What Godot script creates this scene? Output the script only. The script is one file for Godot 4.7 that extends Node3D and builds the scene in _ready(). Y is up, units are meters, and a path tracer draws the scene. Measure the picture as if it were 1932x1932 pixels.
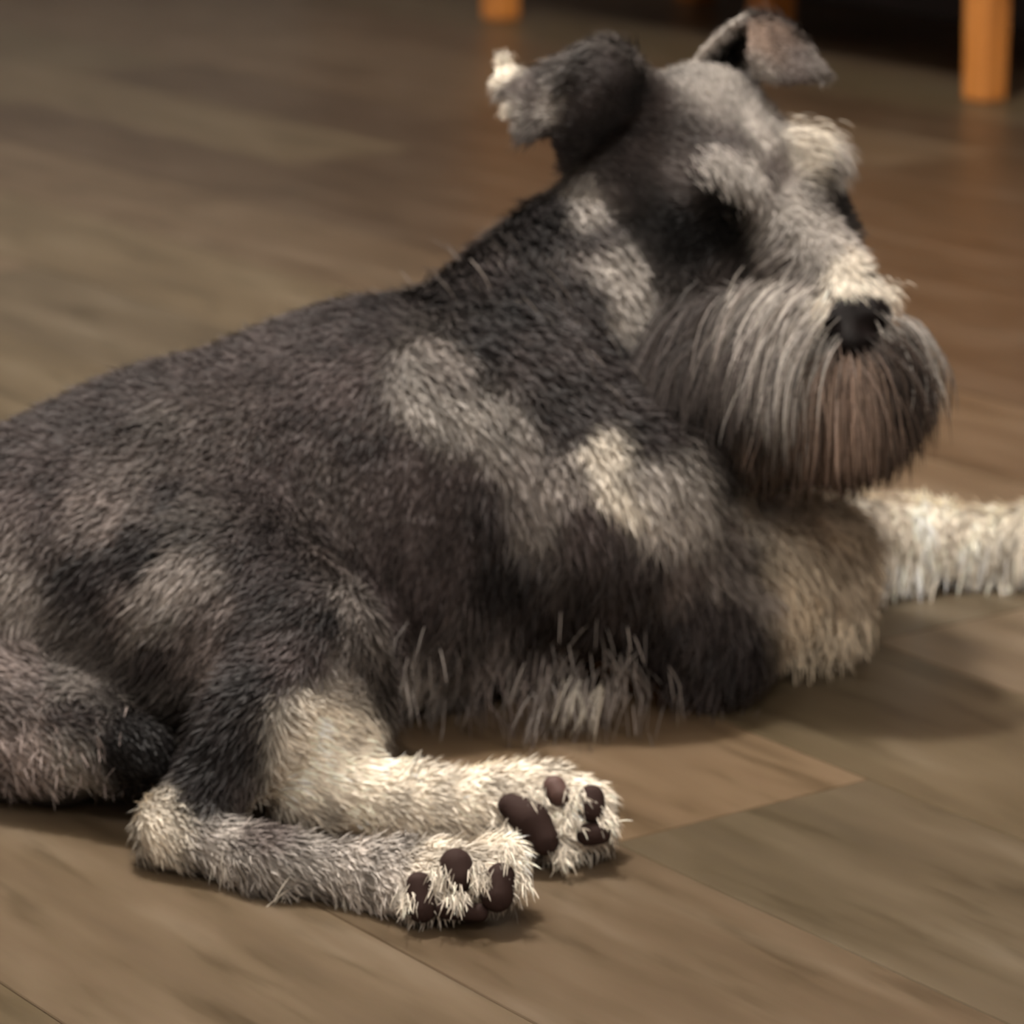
extends Node3D
# A schnauzer lying on a plank floor in a lamp-lit room, a wooden sideboard on legs behind it.
# Metres, y up.  ALONG is the direction in which the planks run, ACROSS the one at right angles.

const ALONG := Vector3(0.582, 0, 0.813)
const ACROSS := Vector3(0.813, 0, -0.582)

# ---------------------------------------------------------------- small helpers
func tag(o: Node, label := "", category := "", group := "", kind := "") -> Node:
	if label: o.set_meta("label", label)
	if category: o.set_meta("category", category)
	if group: o.set_meta("group", group)
	if kind: o.set_meta("kind", kind)
	return o

func put(called: String, mesh: Mesh, material: Material, parent: Node = self, at := Transform3D()) -> MeshInstance3D:
	var o := MeshInstance3D.new()
	o.name = called
	o.mesh = mesh
	o.material_override = material
	o.transform = at
	parent.add_child(o, true)
	return o

func floor_at(u: float, v: float, y := 0.0) -> Vector3:
	return ALONG * u + ACROSS * v + Vector3(0, y, 0)

func turned(u: float, v: float, y := 0.0) -> Transform3D:   # x runs along the planks, z runs across towards the camera
	return Transform3D(Basis(ALONG, Vector3.UP, -ACROSS), floor_at(u, v, y))

func paint(c: Color, rough := 0.8, spec := 0.5) -> StandardMaterial3D:
	var m := StandardMaterial3D.new()
	m.albedo_color = c
	m.roughness = rough
	m.metallic_specular = spec
	return m

func grain(seed_: int, freq: float, stops: Array, w := 512, h := 512) -> NoiseTexture2D:
	var n := FastNoiseLite.new()
	n.seed = seed_
	n.noise_type = FastNoiseLite.TYPE_SIMPLEX_SMOOTH
	n.frequency = freq
	n.fractal_octaves = 4
	n.domain_warp_enabled = true
	n.domain_warp_amplitude = 14.0
	n.domain_warp_frequency = 0.012
	var g := Gradient.new()
	g.offsets = PackedFloat32Array([0.0, 0.35, 0.65, 1.0])
	g.colors = PackedColorArray(stops)
	var t := NoiseTexture2D.new()
	t.width = w
	t.height = h
	t.seamless = true
	t.noise = n
	t.color_ramp = g
	return t

# a box with chamfered edges; uv runs along x (u) and z (v), in metres
func chamfered(size: Vector3, c: float, shift := Vector2.ZERO) -> ArrayMesh:
	var st := SurfaceTool.new()
	st.begin(Mesh.PRIMITIVE_TRIANGLES)
	st.set_smooth_group(-1)
	var h := size * 0.5
	var ax := [Vector3.RIGHT, Vector3.UP, Vector3.BACK]
	for a in 3:
		var b := (a + 1) % 3
		var d := (a + 2) % 3
		for s in [-1.0, 1.0]:
			var q := []
			for k in [[-1, -1], [1, -1], [1, 1], [-1, 1]]:
				q.append(ax[a] * h[a] * s + ax[b] * (h[b] - c) * k[0] + ax[d] * (h[d] - c) * k[1])
			face(st, q, ax[a] * s, shift)
			for s2 in [-1.0, 1.0]:      # the chamfer between the faces of axes a and b
				var e := []
				for k in [-1.0, 1.0]:
					e.append(ax[a] * h[a] * s + ax[b] * (h[b] - c) * s2 + ax[d] * (h[d] - c) * k)
				for k in [1.0, -1.0]:
					e.append(ax[a] * (h[a] - c) * s + ax[b] * h[b] * s2 + ax[d] * (h[d] - c) * k)
				face(st, e, ax[a] * s + ax[b] * s2, shift)
	for sx in [-1.0, 1.0]:
		for sy in [-1.0, 1.0]:
			for sz in [-1.0, 1.0]:
				var g := Vector3(sx, sy, sz)
				face(st, [g * Vector3(h.x, h.y - c, h.z - c), g * Vector3(h.x - c, h.y, h.z - c), g * Vector3(h.x - c, h.y - c, h.z)], g, shift)
	st.generate_normals()
	return st.commit()

func face(st: SurfaceTool, q: Array, out_: Vector3, shift: Vector2) -> void:
	var n: Vector3 = (q[1] - q[0]).cross(q[2] - q[0])
	if n.dot(out_) > 0.0:
		q.reverse()
	for k in range(1, q.size() - 1):
		for p in [q[0], q[k], q[k + 1]]:
			st.set_uv(Vector2(p.x, p.z if absf(out_.y) > 0.5 else p.y + p.z) + shift)
			st.add_vertex(p)

# ---------------------------------------------------------------- bodies: tapered bones joined on a grid, meshed as surface nets
class Flesh:
	var bones := []          # [a, b, ra, rb, k, sign]
	var verts := PackedVector3Array()
	var norms := PackedVector3Array()
	var tris := PackedInt32Array()

	func bone(a: Vector3, ra: float, b: Vector3, rb: float, k := 90.0, sign_ := 1.0) -> void:
		bones.append([a, b, ra, rb, k, sign_])

	func build(cell: float) -> void:
		var lo := Vector3(1e9, 1e9, 1e9)
		var hi := -lo
		for q in bones:
			var m: float = maxf(q[2], q[3]) + 2.0 * cell + 0.7 / q[4]
			for p in [q[0], q[1]]:
				lo = lo.min(p - Vector3(m, m, m))
				hi = hi.max(p + Vector3(m, m, m))
		var nx := int((hi.x - lo.x) / cell) + 2
		var ny := int((hi.y - lo.y) / cell) + 2
		var nz := int((hi.z - lo.z) / cell) + 2
		var f := PackedFloat32Array()
		f.resize(nx * ny * nz)
		for q in bones:
			var a: Vector3 = q[0]
			var ab: Vector3 = q[1] - q[0]
			var ra: float = q[2]
			var dr: float = q[3] - q[2]
			var k: float = q[4]
			var sg: float = q[5]
			var inv := 1.0 / maxf(ab.length_squared(), 1e-12)
			var m: float = maxf(q[2], q[3]) + 5.0 / k
			var l: Vector3 = (q[0] as Vector3).min(q[1]) - Vector3(m, m, m) - lo
			var u: Vector3 = (q[0] as Vector3).max(q[1]) + Vector3(m, m, m) - lo
			var x0 := maxi(0, int(l.x / cell))
			var x1 := mini(nx - 1, int(u.x / cell) + 1)
			for iz in range(maxi(0, int(l.z / cell)), mini(nz - 1, int(u.z / cell) + 1) + 1):
				for iy in range(maxi(0, int(l.y / cell)), mini(ny - 1, int(u.y / cell) + 1) + 1):
					var row := (iz * ny + iy) * nx
					var p := lo + Vector3(x0, iy, iz) * cell - a
					for ix in range(x0, x1 + 1):
						var t := clampf(p.dot(ab) * inv, 0.0, 1.0)
						var d := (p - ab * t).length() - ra - dr * t
						if d * k < 5.0:
							f[row + ix] += sg * exp(-k * maxf(d, -0.09))
						p.x += cell
		# surface nets
		for i in f.size():
			f[i] = -log(maxf(f[i], 1e-5))
		var sy := nx
		var sz := nx * ny
		var at := {}
		for iz in nz - 1:
			for iy in ny - 1:
				var base := iz * sz + iy * sy
				for ix in nx - 1:
					var i := base + ix
					var v0 := f[i]
					if v0 > 11.0 and f[i + 1 + sy + sz] > 11.0:
						continue
					var ins := v0 < 0.0
					if (f[i + 1] < 0.0) == ins and (f[i + sy] < 0.0) == ins and (f[i + sz] < 0.0) == ins and (f[i + 1 + sy] < 0.0) == ins and (f[i + 1 + sz] < 0.0) == ins and (f[i + sy + sz] < 0.0) == ins and (f[i + 1 + sy + sz] < 0.0) == ins:
						continue
					var s := Vector3.ZERO
					var n := 0
					for e in EDGES:
						var fa := f[i + e[0] + e[1] * sy + e[2] * sz]
						var fb := f[i + e[3] + e[4] * sy + e[5] * sz]
						if (fa < 0.0) != (fb < 0.0):
							var t := fa / (fa - fb)
							s += Vector3(e[0], e[1], e[2]).lerp(Vector3(e[3], e[4], e[5]), t)
							n += 1
					at[i] = verts.size()
					verts.append(lo + (Vector3(ix, iy, iz) + s / n) * cell)
		for i in at:
			var ins := f[i] < 0.0
			for ax in 3:
				var st: int = [1, sy, sz][ax]
				var p: int = [sy, sz, 1][ax]
				var r: int = [sz, 1, sy][ax]
				if (f[i + st] < 0.0) == ins:
					continue
				if not (at.has(i - p) and at.has(i - r) and at.has(i - p - r)):
					continue
				var q := [at[i], at[i - p], at[i - p - r], at[i - r]]
				if ins:
					q.reverse()
				tris.append_array([q[0], q[1], q[2], q[0], q[2], q[3]])
		smooth_normals(0)

	func smooth_normals(first: int) -> void:
		norms.resize(verts.size())
		for k in range(first, tris.size(), 3):
			var n := (verts[tris[k + 2]] - verts[tris[k]]).cross(verts[tris[k + 1]] - verts[tris[k]])
			for j in 3:
				norms[tris[k + j]] += n
		for k in verts.size():
			norms[k] = norms[k].normalized()

	# a thick bent sheet through a grid of points (rows from root to tip), smoothly interpolated
	func sheet(rows: Array, thick: float, nu := 14, nv := 16) -> void:
		var first := verts.size()
		var from := tris.size()
		var mid := []
		for i in nv + 1:
			var line := []
			for row in rows:
				pass
			for j in nu + 1:
				var col := []
				for row in rows:
					col.append(along(row, float(j) / nu))
				line.append(along(col, float(i) / nv))
			mid.append(line)
		for side in 2:
			for i in nv + 1:
				for j in nu + 1:
					var du: Vector3 = mid[i][mini(j + 1, nu)] - mid[i][maxi(j - 1, 0)]
					var dv: Vector3 = mid[mini(i + 1, nv)][j] - mid[maxi(i - 1, 0)][j]
					var n := du.cross(dv).normalized()
					var a := sin(PI * clampf(float(j) / nu, 0.06, 0.94)) 
					var th := thick * (0.35 + 0.65 * pow(a, 0.5)) * (1.0 if i < nv else 0.3)
					if j == 0 or j == nu: th = thick * 0.2
					verts.append(mid[i][j] + n * th * (0.5 if side == 0 else -0.5))
		var per := (nu + 1) * (nv + 1)
		for i in nv:
			for j in nu:
				var q := first + i * (nu + 1) + j
				var o := [q, q + 1, q + nu + 2, q + nu + 1]
				tris.append_array([o[0], o[2], o[1], o[0], o[3], o[2]])
				tris.append_array([o[0] + per, o[1] + per, o[2] + per, o[0] + per, o[2] + per, o[3] + per])
		var rim := []
		for j in nu: rim.append([first + j, first + j + 1])
		for i in nv: rim.append([first + i * (nu + 1) + nu, first + (i + 1) * (nu + 1) + nu])
		for j in nu: rim.append([first + nv * (nu + 1) + nu - j, first + nv * (nu + 1) + nu - j - 1])
		for i in nv: rim.append([first + (nv - i) * (nu + 1), first + (nv - i - 1) * (nu + 1)])
		for e in rim:
			tris.append_array([e[0], e[1], e[1] + per, e[0], e[1] + per, e[0] + per])
		smooth_normals(from)

	static func along(p: Array, t: float) -> Vector3:
		var x := t * (p.size() - 1)
		var i := mini(int(x), p.size() - 2)
		var a: Vector3 = p[maxi(i - 1, 0)]
		var d: Vector3 = p[mini(i + 2, p.size() - 1)]
		return (p[i] as Vector3).cubic_interpolate(p[i + 1], a, d, x - i)

	func mesh(colors := PackedColorArray()) -> ArrayMesh:
		var arr := []
		arr.resize(Mesh.ARRAY_MAX)
		arr[Mesh.ARRAY_VERTEX] = verts
		arr[Mesh.ARRAY_NORMAL] = norms
		arr[Mesh.ARRAY_INDEX] = tris
		if colors.size(): arr[Mesh.ARRAY_COLOR] = colors
		var m := ArrayMesh.new()
		m.add_surface_from_arrays(Mesh.PRIMITIVE_TRIANGLES, arr)
		return m

	const EDGES := [[0, 0, 0, 1, 0, 0], [0, 1, 0, 1, 1, 0], [0, 0, 1, 1, 0, 1], [0, 1, 1, 1, 1, 1], [0, 0, 0, 0, 1, 0], [1, 0, 0, 1, 1, 0],
		[0, 0, 1, 0, 1, 1], [1, 0, 1, 1, 1, 1], [0, 0, 0, 0, 0, 1], [1, 0, 0, 1, 0, 1], [0, 1, 0, 0, 1, 1], [1, 1, 0, 1, 1, 1]]

# hair: tapered ribbons that bend under their weight, gathered into one mesh
class Hair:
	var v := PackedVector3Array()
	var n := PackedVector3Array()
	var c := PackedColorArray()
	var t := PackedInt32Array()
	var rng := RandomNumberGenerator.new()

	func strand(root: Vector3, dir: Vector3, up: Vector3, pull: Vector3, length: float, width: float, color: Color, tip: Color, segs := 3) -> void:
		var p := root
		var d := dir
		var s := length / segs
		var w := d.cross(up).normalized()
		w = w.rotated(d, rng.randf_range(-0.5, 0.5))
		var first := v.size()
		for i in segs + 1:
			var k := float(i) / segs
			var nn := w.cross(d).normalized()
			if i < segs:
				var h := w * (width * 0.5 * (0.45 if i == 0 else 1.0 - 0.5 * k * k))
				v.append(p - h)
				v.append(p + h)
				n.append(nn)
				n.append(nn)
				var cc := color.lerp(tip, k)
				c.append(cc)
				c.append(cc)
				if i:
					var q := first + i * 2
					t.append_array([q - 2, q, q - 1, q - 1, q, q + 1])
				p += d * s
				d = (d + pull / segs).normalized()
			else:
				v.append(p)
				n.append(nn)
				c.append(tip)
				var q := first + i * 2
				t.append_array([q - 2, q, q - 1])

	func mesh() -> ArrayMesh:
		var arr := []
		arr.resize(Mesh.ARRAY_MAX)
		arr[Mesh.ARRAY_VERTEX] = v
		arr[Mesh.ARRAY_NORMAL] = n
		arr[Mesh.ARRAY_COLOR] = c
		arr[Mesh.ARRAY_INDEX] = t
		var m := ArrayMesh.new()
		m.add_surface_from_arrays(Mesh.PRIMITIVE_TRIANGLES, arr)
		return m

# what the coat is like round a place: [place, 1/reach^2, colour, hair length, flow]
var coat := []

func fur(at: Vector3, reach: float, color: Color, length: float, flow: Vector3) -> void:
	coat.append([at, 1.0 / (reach * reach), color.srgb_to_linear(), length, flow])

# a lock of long hair: many strands from round a root, parted slightly
func lock(h: Hair, root: Vector3, dir: Vector3, length: float, count: int, spread: float, color: Color, droop := 0.9, width := 0.0011, splay := 0.16, curl := Vector3.ZERO) -> void:
	for i in count:
		var off := Vector3(h.rng.randfn(), h.rng.randfn(), h.rng.randfn()) * spread * 0.5
		var d := (dir.normalized() + Vector3(h.rng.randfn(), h.rng.randfn(), h.rng.randfn()) * splay).normalized()
		var k := h.rng.randf_range(0.72, 1.28)
		var cc := Color(color.r * k, color.g * k, color.b * k)
		h.strand(root + off, d, Vector3(0.15, 0.5, 0.85), Vector3(0, -droop, 0) + curl, length * h.rng.randf_range(0.7, 1.1), width * h.rng.randf_range(0.7, 1.3), cc, cc * 1.08, 5)

func fur_material() -> StandardMaterial3D:
	var m := StandardMaterial3D.new()
	m.vertex_color_use_as_albedo = true
	m.vertex_color_is_srgb = true
	m.roughness = 0.62
	m.metallic_specular = 0.35
	return m

func blob_mesh(parts: Array, cell: float, k := 900.0) -> ArrayMesh:
	var f := Flesh.new()
	for q in parts:
		f.bone(q[0], q[1], q[2], q[3], k, q[4] if q.size() > 4 else 1.0)
	f.build(cell)
	return f.mesh()

# ================================================================ the scene
func _ready() -> void:
	var camera := Camera3D.new()
	camera.name = "camera"
	camera.fov = 2.0 * rad_to_deg(atan(966.0 / 6750.0))
	camera.position = Vector3(0, 0.5546, 1.7154)
	camera.rotation.x = -atan(1766.0 / 6750.0)
	var lens := CameraAttributesPhysical.new()      # a phone that did not focus on the dog: everything is a little soft
	lens.frustum_focal_length = 12.0 * 6750.0 / 966.0
	lens.frustum_focus_distance = 1.36
	lens.frustum_near = 0.05
	lens.frustum_far = 60.0
	lens.exposure_aperture = 9.0
	camera.attributes = lens
	add_child(camera)
	camera.current = true

	var env := Environment.new()
	env.background_mode = Environment.BG_COLOR
	env.background_color = Color(0.02, 0.02, 0.02)
	env.tonemap_mode = Environment.TONE_MAPPER_LINEAR
	env.tonemap_exposure = 1.95
	env.sdfgi_enabled = true
	env.ssao_enabled = true
	env.ssil_enabled = true
	var around := WorldEnvironment.new()
	around.name = "surroundings"
	around.environment = env
	add_child(around)

	build_lamp("ceiling_lamp", Vector3(-0.35, 2.3, -0.3), 2.6, "round white ceiling lamp with an opal glass shade, above the dog")
	build_lamp("ceiling_lamp", Vector3(0.35, 2.3, 2.3), 1.05, "dimmer round white ceiling lamp, nearest the front wall")
	build_room()
	build_sideboard()
	build_dog()

func build_lamp(called: String, at: Vector3, energy: float, label: String) -> void:
	var lamp := Node3D.new()
	lamp.name = called
	lamp.position = at
	add_child(lamp, true)
	tag(lamp, label, "lamp")
	var plate := CylinderMesh.new()
	plate.top_radius = 0.16
	plate.bottom_radius = 0.17
	plate.height = 0.04
	put("mounting_plate", plate, paint(Color(0.9, 0.9, 0.88)), lamp, Transform3D(Basis(), Vector3(0, -0.02, 0)))
	var st := SurfaceTool.new()          # a shallow lathed bowl
	st.begin(Mesh.PRIMITIVE_TRIANGLES)
	var rings := 8
	var around := 32
	for i in rings + 1:
		var a := PI * 0.5 * i / rings
		for j in around + 1:
			var b := TAU * j / around
			st.set_normal(Vector3(cos(b) * cos(a), -sin(a), sin(b) * cos(a)))
			st.add_vertex(Vector3(cos(b) * cos(a) * 0.155, -0.04 - sin(a) * 0.07, sin(b) * cos(a) * 0.155))
	for i in rings:
		for j in around:
			var q := i * (around + 1) + j
			for k in [q, q + 1, q + around + 1, q + 1, q + around + 2, q + around + 1]:
				st.add_index(k)
	var glow := paint(Color(0.95, 0.93, 0.88), 0.4)
	glow.emission_enabled = true
	glow.emission = Color(1.0, 0.92, 0.8)
	glow.emission_energy_multiplier = 1.5
	put("lamp_shade", st.commit(), glow, lamp)
	var light := OmniLight3D.new()
	light.name = "lamp_light"
	light.position = Vector3(0, -0.2, 0)
	light.light_color = Color(1.0, 0.98, 0.955)
	light.light_energy = energy
	light.light_size = 0.075
	light.omni_range = 12.0
	light.omni_attenuation = 2.0
	light.shadow_enabled = true
	lamp.add_child(light)

func build_room() -> void:
	var rng := RandomNumberGenerator.new()
	rng.seed = 11
	# room: along from -3.6 to 3.2, across from -2.6 to 2.16
	var u0 := -3.6
	var u1 := 3.2
	var v0 := -2.6
	var v1 := 2.16
	var slab := chamfered(Vector3(u1 - u0 + 0.3, 0.12, v1 - v0 + 0.3), 0.002)
	var fl := put("floor", slab, paint(Color(0.16, 0.13, 0.1), 0.9), self, turned((u0 + u1) * 0.5, (v0 + v1) * 0.5, -0.0705))
	tag(fl, "", "", "", "structure")
	# the planks: six tones, each its own grain
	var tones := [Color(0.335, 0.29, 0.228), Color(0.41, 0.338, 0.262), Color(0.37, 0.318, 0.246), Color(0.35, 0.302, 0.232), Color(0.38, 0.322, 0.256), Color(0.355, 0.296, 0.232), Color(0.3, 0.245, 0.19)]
	var woods := []
	for k in tones.size():
		var t: Color = tones[k]
		var m := StandardMaterial3D.new()
		m.albedo_texture = grain(20 + k, 0.011, [t.darkened(0.13), t.darkened(0.04), t.lightened(0.02), t.lightened(0.09)], 512, 512)
		m.uv1_scale = Vector3(0.62, 3.4, 1)
		m.detail_enabled = true
		m.detail_blend_mode = BaseMaterial3D.BLEND_MODE_MUL
		m.detail_albedo = grain(40 + k % 2, 0.022, [Color(0.78, 0.77, 0.74), Color(0.96, 0.96, 0.95), Color(1, 1, 1), Color(1, 1, 1)])
		m.detail_uv_layer = BaseMaterial3D.DETAIL_UV_1
		m.roughness = 0.34
		m.metallic_specular = 0.24
		woods.append(m)
	var wide := 0.152
	var long := 1.22
	var rows := int((v1 - v0) / wide) + 2
	var shapes := []
	for k in 6:
		shapes.append(chamfered(Vector3(long - 0.0005, 0.009, wide - 0.0005), 0.0006, Vector2(rng.randf() * 5.0, rng.randf() * 5.0)))
	for r in rows:
		var vc := 0.005 + wide * (r - 18)          # the row whose edges lie at -0.071 and 0.081
		if vc - wide * 0.5 < v0 - 0.2 or vc + wide * 0.5 > v1 + 0.3:
			continue
		var start := 0.179 - long * 4.0 + fposmod((r - 18) * 0.43, 1.0) * long
		for c in 8:
			var uc := start + long * (c + 0.5)
			if uc - long * 0.5 > u1 + 0.05 or uc + long * 0.5 < u0 - 0.05:
				continue
			var k := rng.randi() % 6
			if k == 1: k = 4
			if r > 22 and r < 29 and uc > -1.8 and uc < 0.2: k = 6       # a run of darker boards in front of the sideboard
			if r == 18 and c == 3: k = 1           # the light brown board that ends beside the paws
			if r == 18 and c == 4: k = 0
			put("plank", shapes[rng.randi() % 6], woods[k], fl, Transform3D(Basis(), fl.transform.affine_inverse() * floor_at(uc, vc, -0.0045)))
	var wall := paint(Color(0.7, 0.68, 0.66), 0.9)
	var dark_wall := paint(Color(0.5, 0.46, 0.46), 0.9)
	var h := 2.3
	for w in [["wall_back", Vector3(u1 - u0 + 0.3, h, 0.12), (u0 + u1) * 0.5, v1 + 0.06, dark_wall], ["wall_front", Vector3(u1 - u0 + 0.3, h, 0.12), (u0 + u1) * 0.5, v0 - 0.06, wall],
			["wall_left", Vector3(0.12, h, v1 - v0), u0 - 0.06, (v0 + v1) * 0.5, wall], ["wall_right", Vector3(0.12, h, v1 - v0), u1 + 0.06, (v0 + v1) * 0.5, wall]]:
		tag(put(w[0], chamfered(w[1], 0.002), w[4], self, turned(w[2], w[3], h * 0.5)), "", "", "", "structure")
	tag(put("ceiling", chamfered(Vector3(u1 - u0 + 0.3, 0.12, v1 - v0 + 0.3), 0.002), paint(Color(0.86, 0.84, 0.8), 0.9), self, turned((u0 + u1) * 0.5, (v0 + v1) * 0.5, h + 0.06)), "", "", "", "structure")
	var skirt := paint(Color(0.3, 0.26, 0.26), 0.5)
	tag(put("baseboard_back", chamfered(Vector3(u1 - u0, 0.11, 0.016), 0.003), skirt, self, turned((u0 + u1) * 0.5, v1 - 0.0085, 0.056)), "", "", "", "structure")
	tag(put("baseboard_front", chamfered(Vector3(u1 - u0, 0.11, 0.016), 0.003), skirt, self, turned((u0 + u1) * 0.5, v0 + 0.0085, 0.056)), "", "", "", "structure")
	tag(put("baseboard_left", chamfered(Vector3(0.016, 0.11, v1 - v0 - 0.04), 0.003), skirt, self, turned(u0 + 0.0085, (v0 + v1) * 0.5, 0.056)), "", "", "", "structure")
	tag(put("baseboard_right", chamfered(Vector3(0.016, 0.11, v1 - v0 - 0.04), 0.003), skirt, self, turned(u1 - 0.0085, (v0 + v1) * 0.5, 0.056)), "", "", "", "structure")

func build_sideboard() -> void:
	var wood := StandardMaterial3D.new()
	var t := Color(0.78, 0.5, 0.24)
	wood.albedo_texture = grain(71, 0.012, [t.darkened(0.18), t.darkened(0.05), t, t.lightened(0.08)])
	wood.uv1_scale = Vector3(9, 0.9, 1)
	wood.roughness = 0.42
	var side := Node3D.new()
	side.name = "sideboard"
	side.transform = turned(-1.92, 1.69, 0)
	add_child(side, true)
	tag(side, "sideboard on square orange-brown wooden legs standing behind the dog, dark underneath", "sideboard")
	var wide := 1.06
	var deep := 0.40
	var low := 0.135
	for s in [[-0.466, 0.0, 0.04], [0.446, 0.0, 0.038], [-0.10, -0.15, 0.045], [-0.49, -0.34, 0.045], [0.49, -0.34, 0.045]]:
		put("leg", leg_mesh(s[2], low + 0.02), wood, side, Transform3D(Basis(), Vector3(s[0], 0, s[1])))
	var level := wood.duplicate()
	level.uv1_scale = Vector3(0.9, 9, 1)
	put("carcass", chamfered(Vector3(wide, 0.46, deep), 0.004, Vector2(0.3, 0.2)), level, side, Transform3D(Basis(), Vector3(0, low + 0.23, -deep * 0.5 + 0.012)))
	put("top_board", chamfered(Vector3(wide + 0.03, 0.026, deep + 0.02), 0.005, Vector2(0.1, 0.4)), level, side, Transform3D(Basis(), Vector3(0, low + 0.474, -deep * 0.5 + 0.016)))
	for k in 3:
		var x := (k - 1) * (wide - 0.04) / 3.0
		var d := put("door", chamfered(Vector3((wide - 0.05) / 3.0 - 0.006, 0.41, 0.018), 0.003, Vector2(0.7 * k, 0.1)), level, side, Transform3D(Basis(), Vector3(x, low + 0.23, 0.0215)))
		var knob := CylinderMesh.new()
		knob.top_radius = 0.013
		knob.bottom_radius = 0.008
		knob.height = 0.022
		put("knob", knob, paint(Color(0.25, 0.2, 0.15), 0.35), d, Transform3D(Basis(Vector3.RIGHT, PI * 0.5), Vector3(0.12 if k < 2 else -0.12, 0.06, 0.02)))

func leg_mesh(thick: float, tall: float) -> ArrayMesh:       # a square leg, slightly narrower at the foot
	var m := chamfered(Vector3(thick, tall, thick), 0.003, Vector2(0.37, 0.61))
	var arr := m.surface_get_arrays(0)
	var v: PackedVector3Array = arr[Mesh.ARRAY_VERTEX]
	for i in v.size():
		var k := 0.92 + 0.08 * clampf(v[i].y / tall + 0.5, 0.0, 1.0)
		v[i] = Vector3(v[i].x * k, v[i].y + tall * 0.5, v[i].z * k)
	arr[Mesh.ARRAY_VERTEX] = v
	var out := ArrayMesh.new()
	out.add_surface_from_arrays(Mesh.PRIMITIVE_TRIANGLES, arr)
	return out

# ---------------------------------------------------------------- the dog
func build_dog() -> void:
	var dog := Node3D.new()
	dog.name = "dog"
	add_child(dog, true)
	tag(dog, "grey schnauzer with pale brows and legs lying on the plank floor, head raised", "dog")
	var body := Flesh.new()
	dog_bones(body)
	body.build(0.0045)
	dog_ears(body)
	dog_coat()
	# what the coat is like at every vertex
	var mottle := FastNoiseLite.new()
	mottle.seed = 5
	mottle.frequency = 34.0
	mottle.fractal_octaves = 3
	var shift := FastNoiseLite.new()
	shift.seed = 9
	shift.frequency = 22.0
	var count := body.verts.size()
	var tint := []
	var long := PackedFloat32Array()
	var flow := PackedVector3Array()
	var shown := PackedColorArray()
	tint.resize(count)
	long.resize(count)
	flow.resize(count)
	shown.resize(count)
	for i in count:
		var p := body.verts[i]
		p += Vector3(shift.get_noise_3dv(p), shift.get_noise_3dv(p + Vector3(7, 0, 0)), 0) * 0.009
		var c := Color(0.07, 0.06, 0.055) * 0.02
		var l := 0.012 * 0.02
		var w := 0.02
		var fl := Vector3(-0.6, -0.6, 0.1) * 0.02
		for q in coat:
			var d: Vector3 = p - q[0]
			var e: float = (d.x * d.x + d.y * d.y + 0.4 * d.z * d.z) * q[1]
			if e < 4.0:
				e = exp(-2.3 * e)
				w += e
				c += (q[2] as Color) * e
				l += q[3] * e
				fl += (q[4] as Vector3) * e
		c = c * (1.0 / w) * (1.0 + 0.8 * mottle.get_noise_3dv(p * Vector3(1.3, 0.8, 1.0)))
		tint[i] = c
		long[i] = l / w
		fl = fl / w
		flow[i] = fl - body.norms[i] * fl.dot(body.norms[i])
		shown[i] = (Color(c.r, c.g, c.b, 1.0) * 0.85).linear_to_srgb()
	var hide := fur_material()
	hide.roughness = 0.9
	tag(put("body", body.mesh(shown), hide, dog), "")
	# the coat
	var h := Hair.new()
	h.rng.seed = 3
	var density := 430000.0
	for k in range(0, body.tris.size(), 3):
		var ia := body.tris[k]
		var ib := body.tris[k + 1]
		var ic := body.tris[k + 2]
		var a := body.verts[ia]
		var b := body.verts[ib]
		var c := body.verts[ic]
		if a.y < 0.004 or a.y < 0.02 and body.norms[ia].y < -0.5:
			continue
		var want := (b - a).cross(c - a).length() * 0.5 * density
		var n := int(want) + (1 if h.rng.randf() < want - int(want) else 0)
		for j in n:
			var r := h.rng.randf()
			var s := h.rng.randf()
			if r + s > 1.0:
				r = 1.0 - r
				s = 1.0 - s
			var q := 1.0 - r - s
			var len_ := long[ia] * q + long[ib] * r + long[ic] * s
			if len_ < 0.0015:
				continue
			var nn := (body.norms[ia] * q + body.norms[ib] * r + body.norms[ic] * s).normalized()
			var f := flow[ia] * q + flow[ib] * r + flow[ic] * s
			f = f.normalized() + Vector3(h.rng.randfn(), h.rng.randfn(), h.rng.randfn()) * 0.22
			var m := 0.74 + 0.5 * h.rng.randf()
			var cc: Color = (tint[ia] * q + tint[ib] * r + tint[ic] * s) * m
			cc.a = 1.0
			cc = cc.linear_to_srgb()
			len_ *= h.rng.randf_range(0.65, 1.2)
			var lift := h.rng.randf_range(0.22, 0.5)
			h.strand(a * q + b * r + c * s, (f * (1.0 - lift) + nn * lift).normalized(), nn, f * 0.6 - nn * 0.45 + Vector3(0, -12.0 * len_, 0), len_, 0.0005 + 0.017 * len_ + 0.00045 * h.rng.randf(), cc, cc * 1.06)
	tag(put("fur", h.mesh(), fur_material(), dog), "salt-and-pepper coat", "", "", "stuff")
	dog_locks(dog)
	dog_face(dog)
	dog_pads(dog)
	print("vertices ", count, " strands tris ", h.t.size() / 3)

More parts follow.
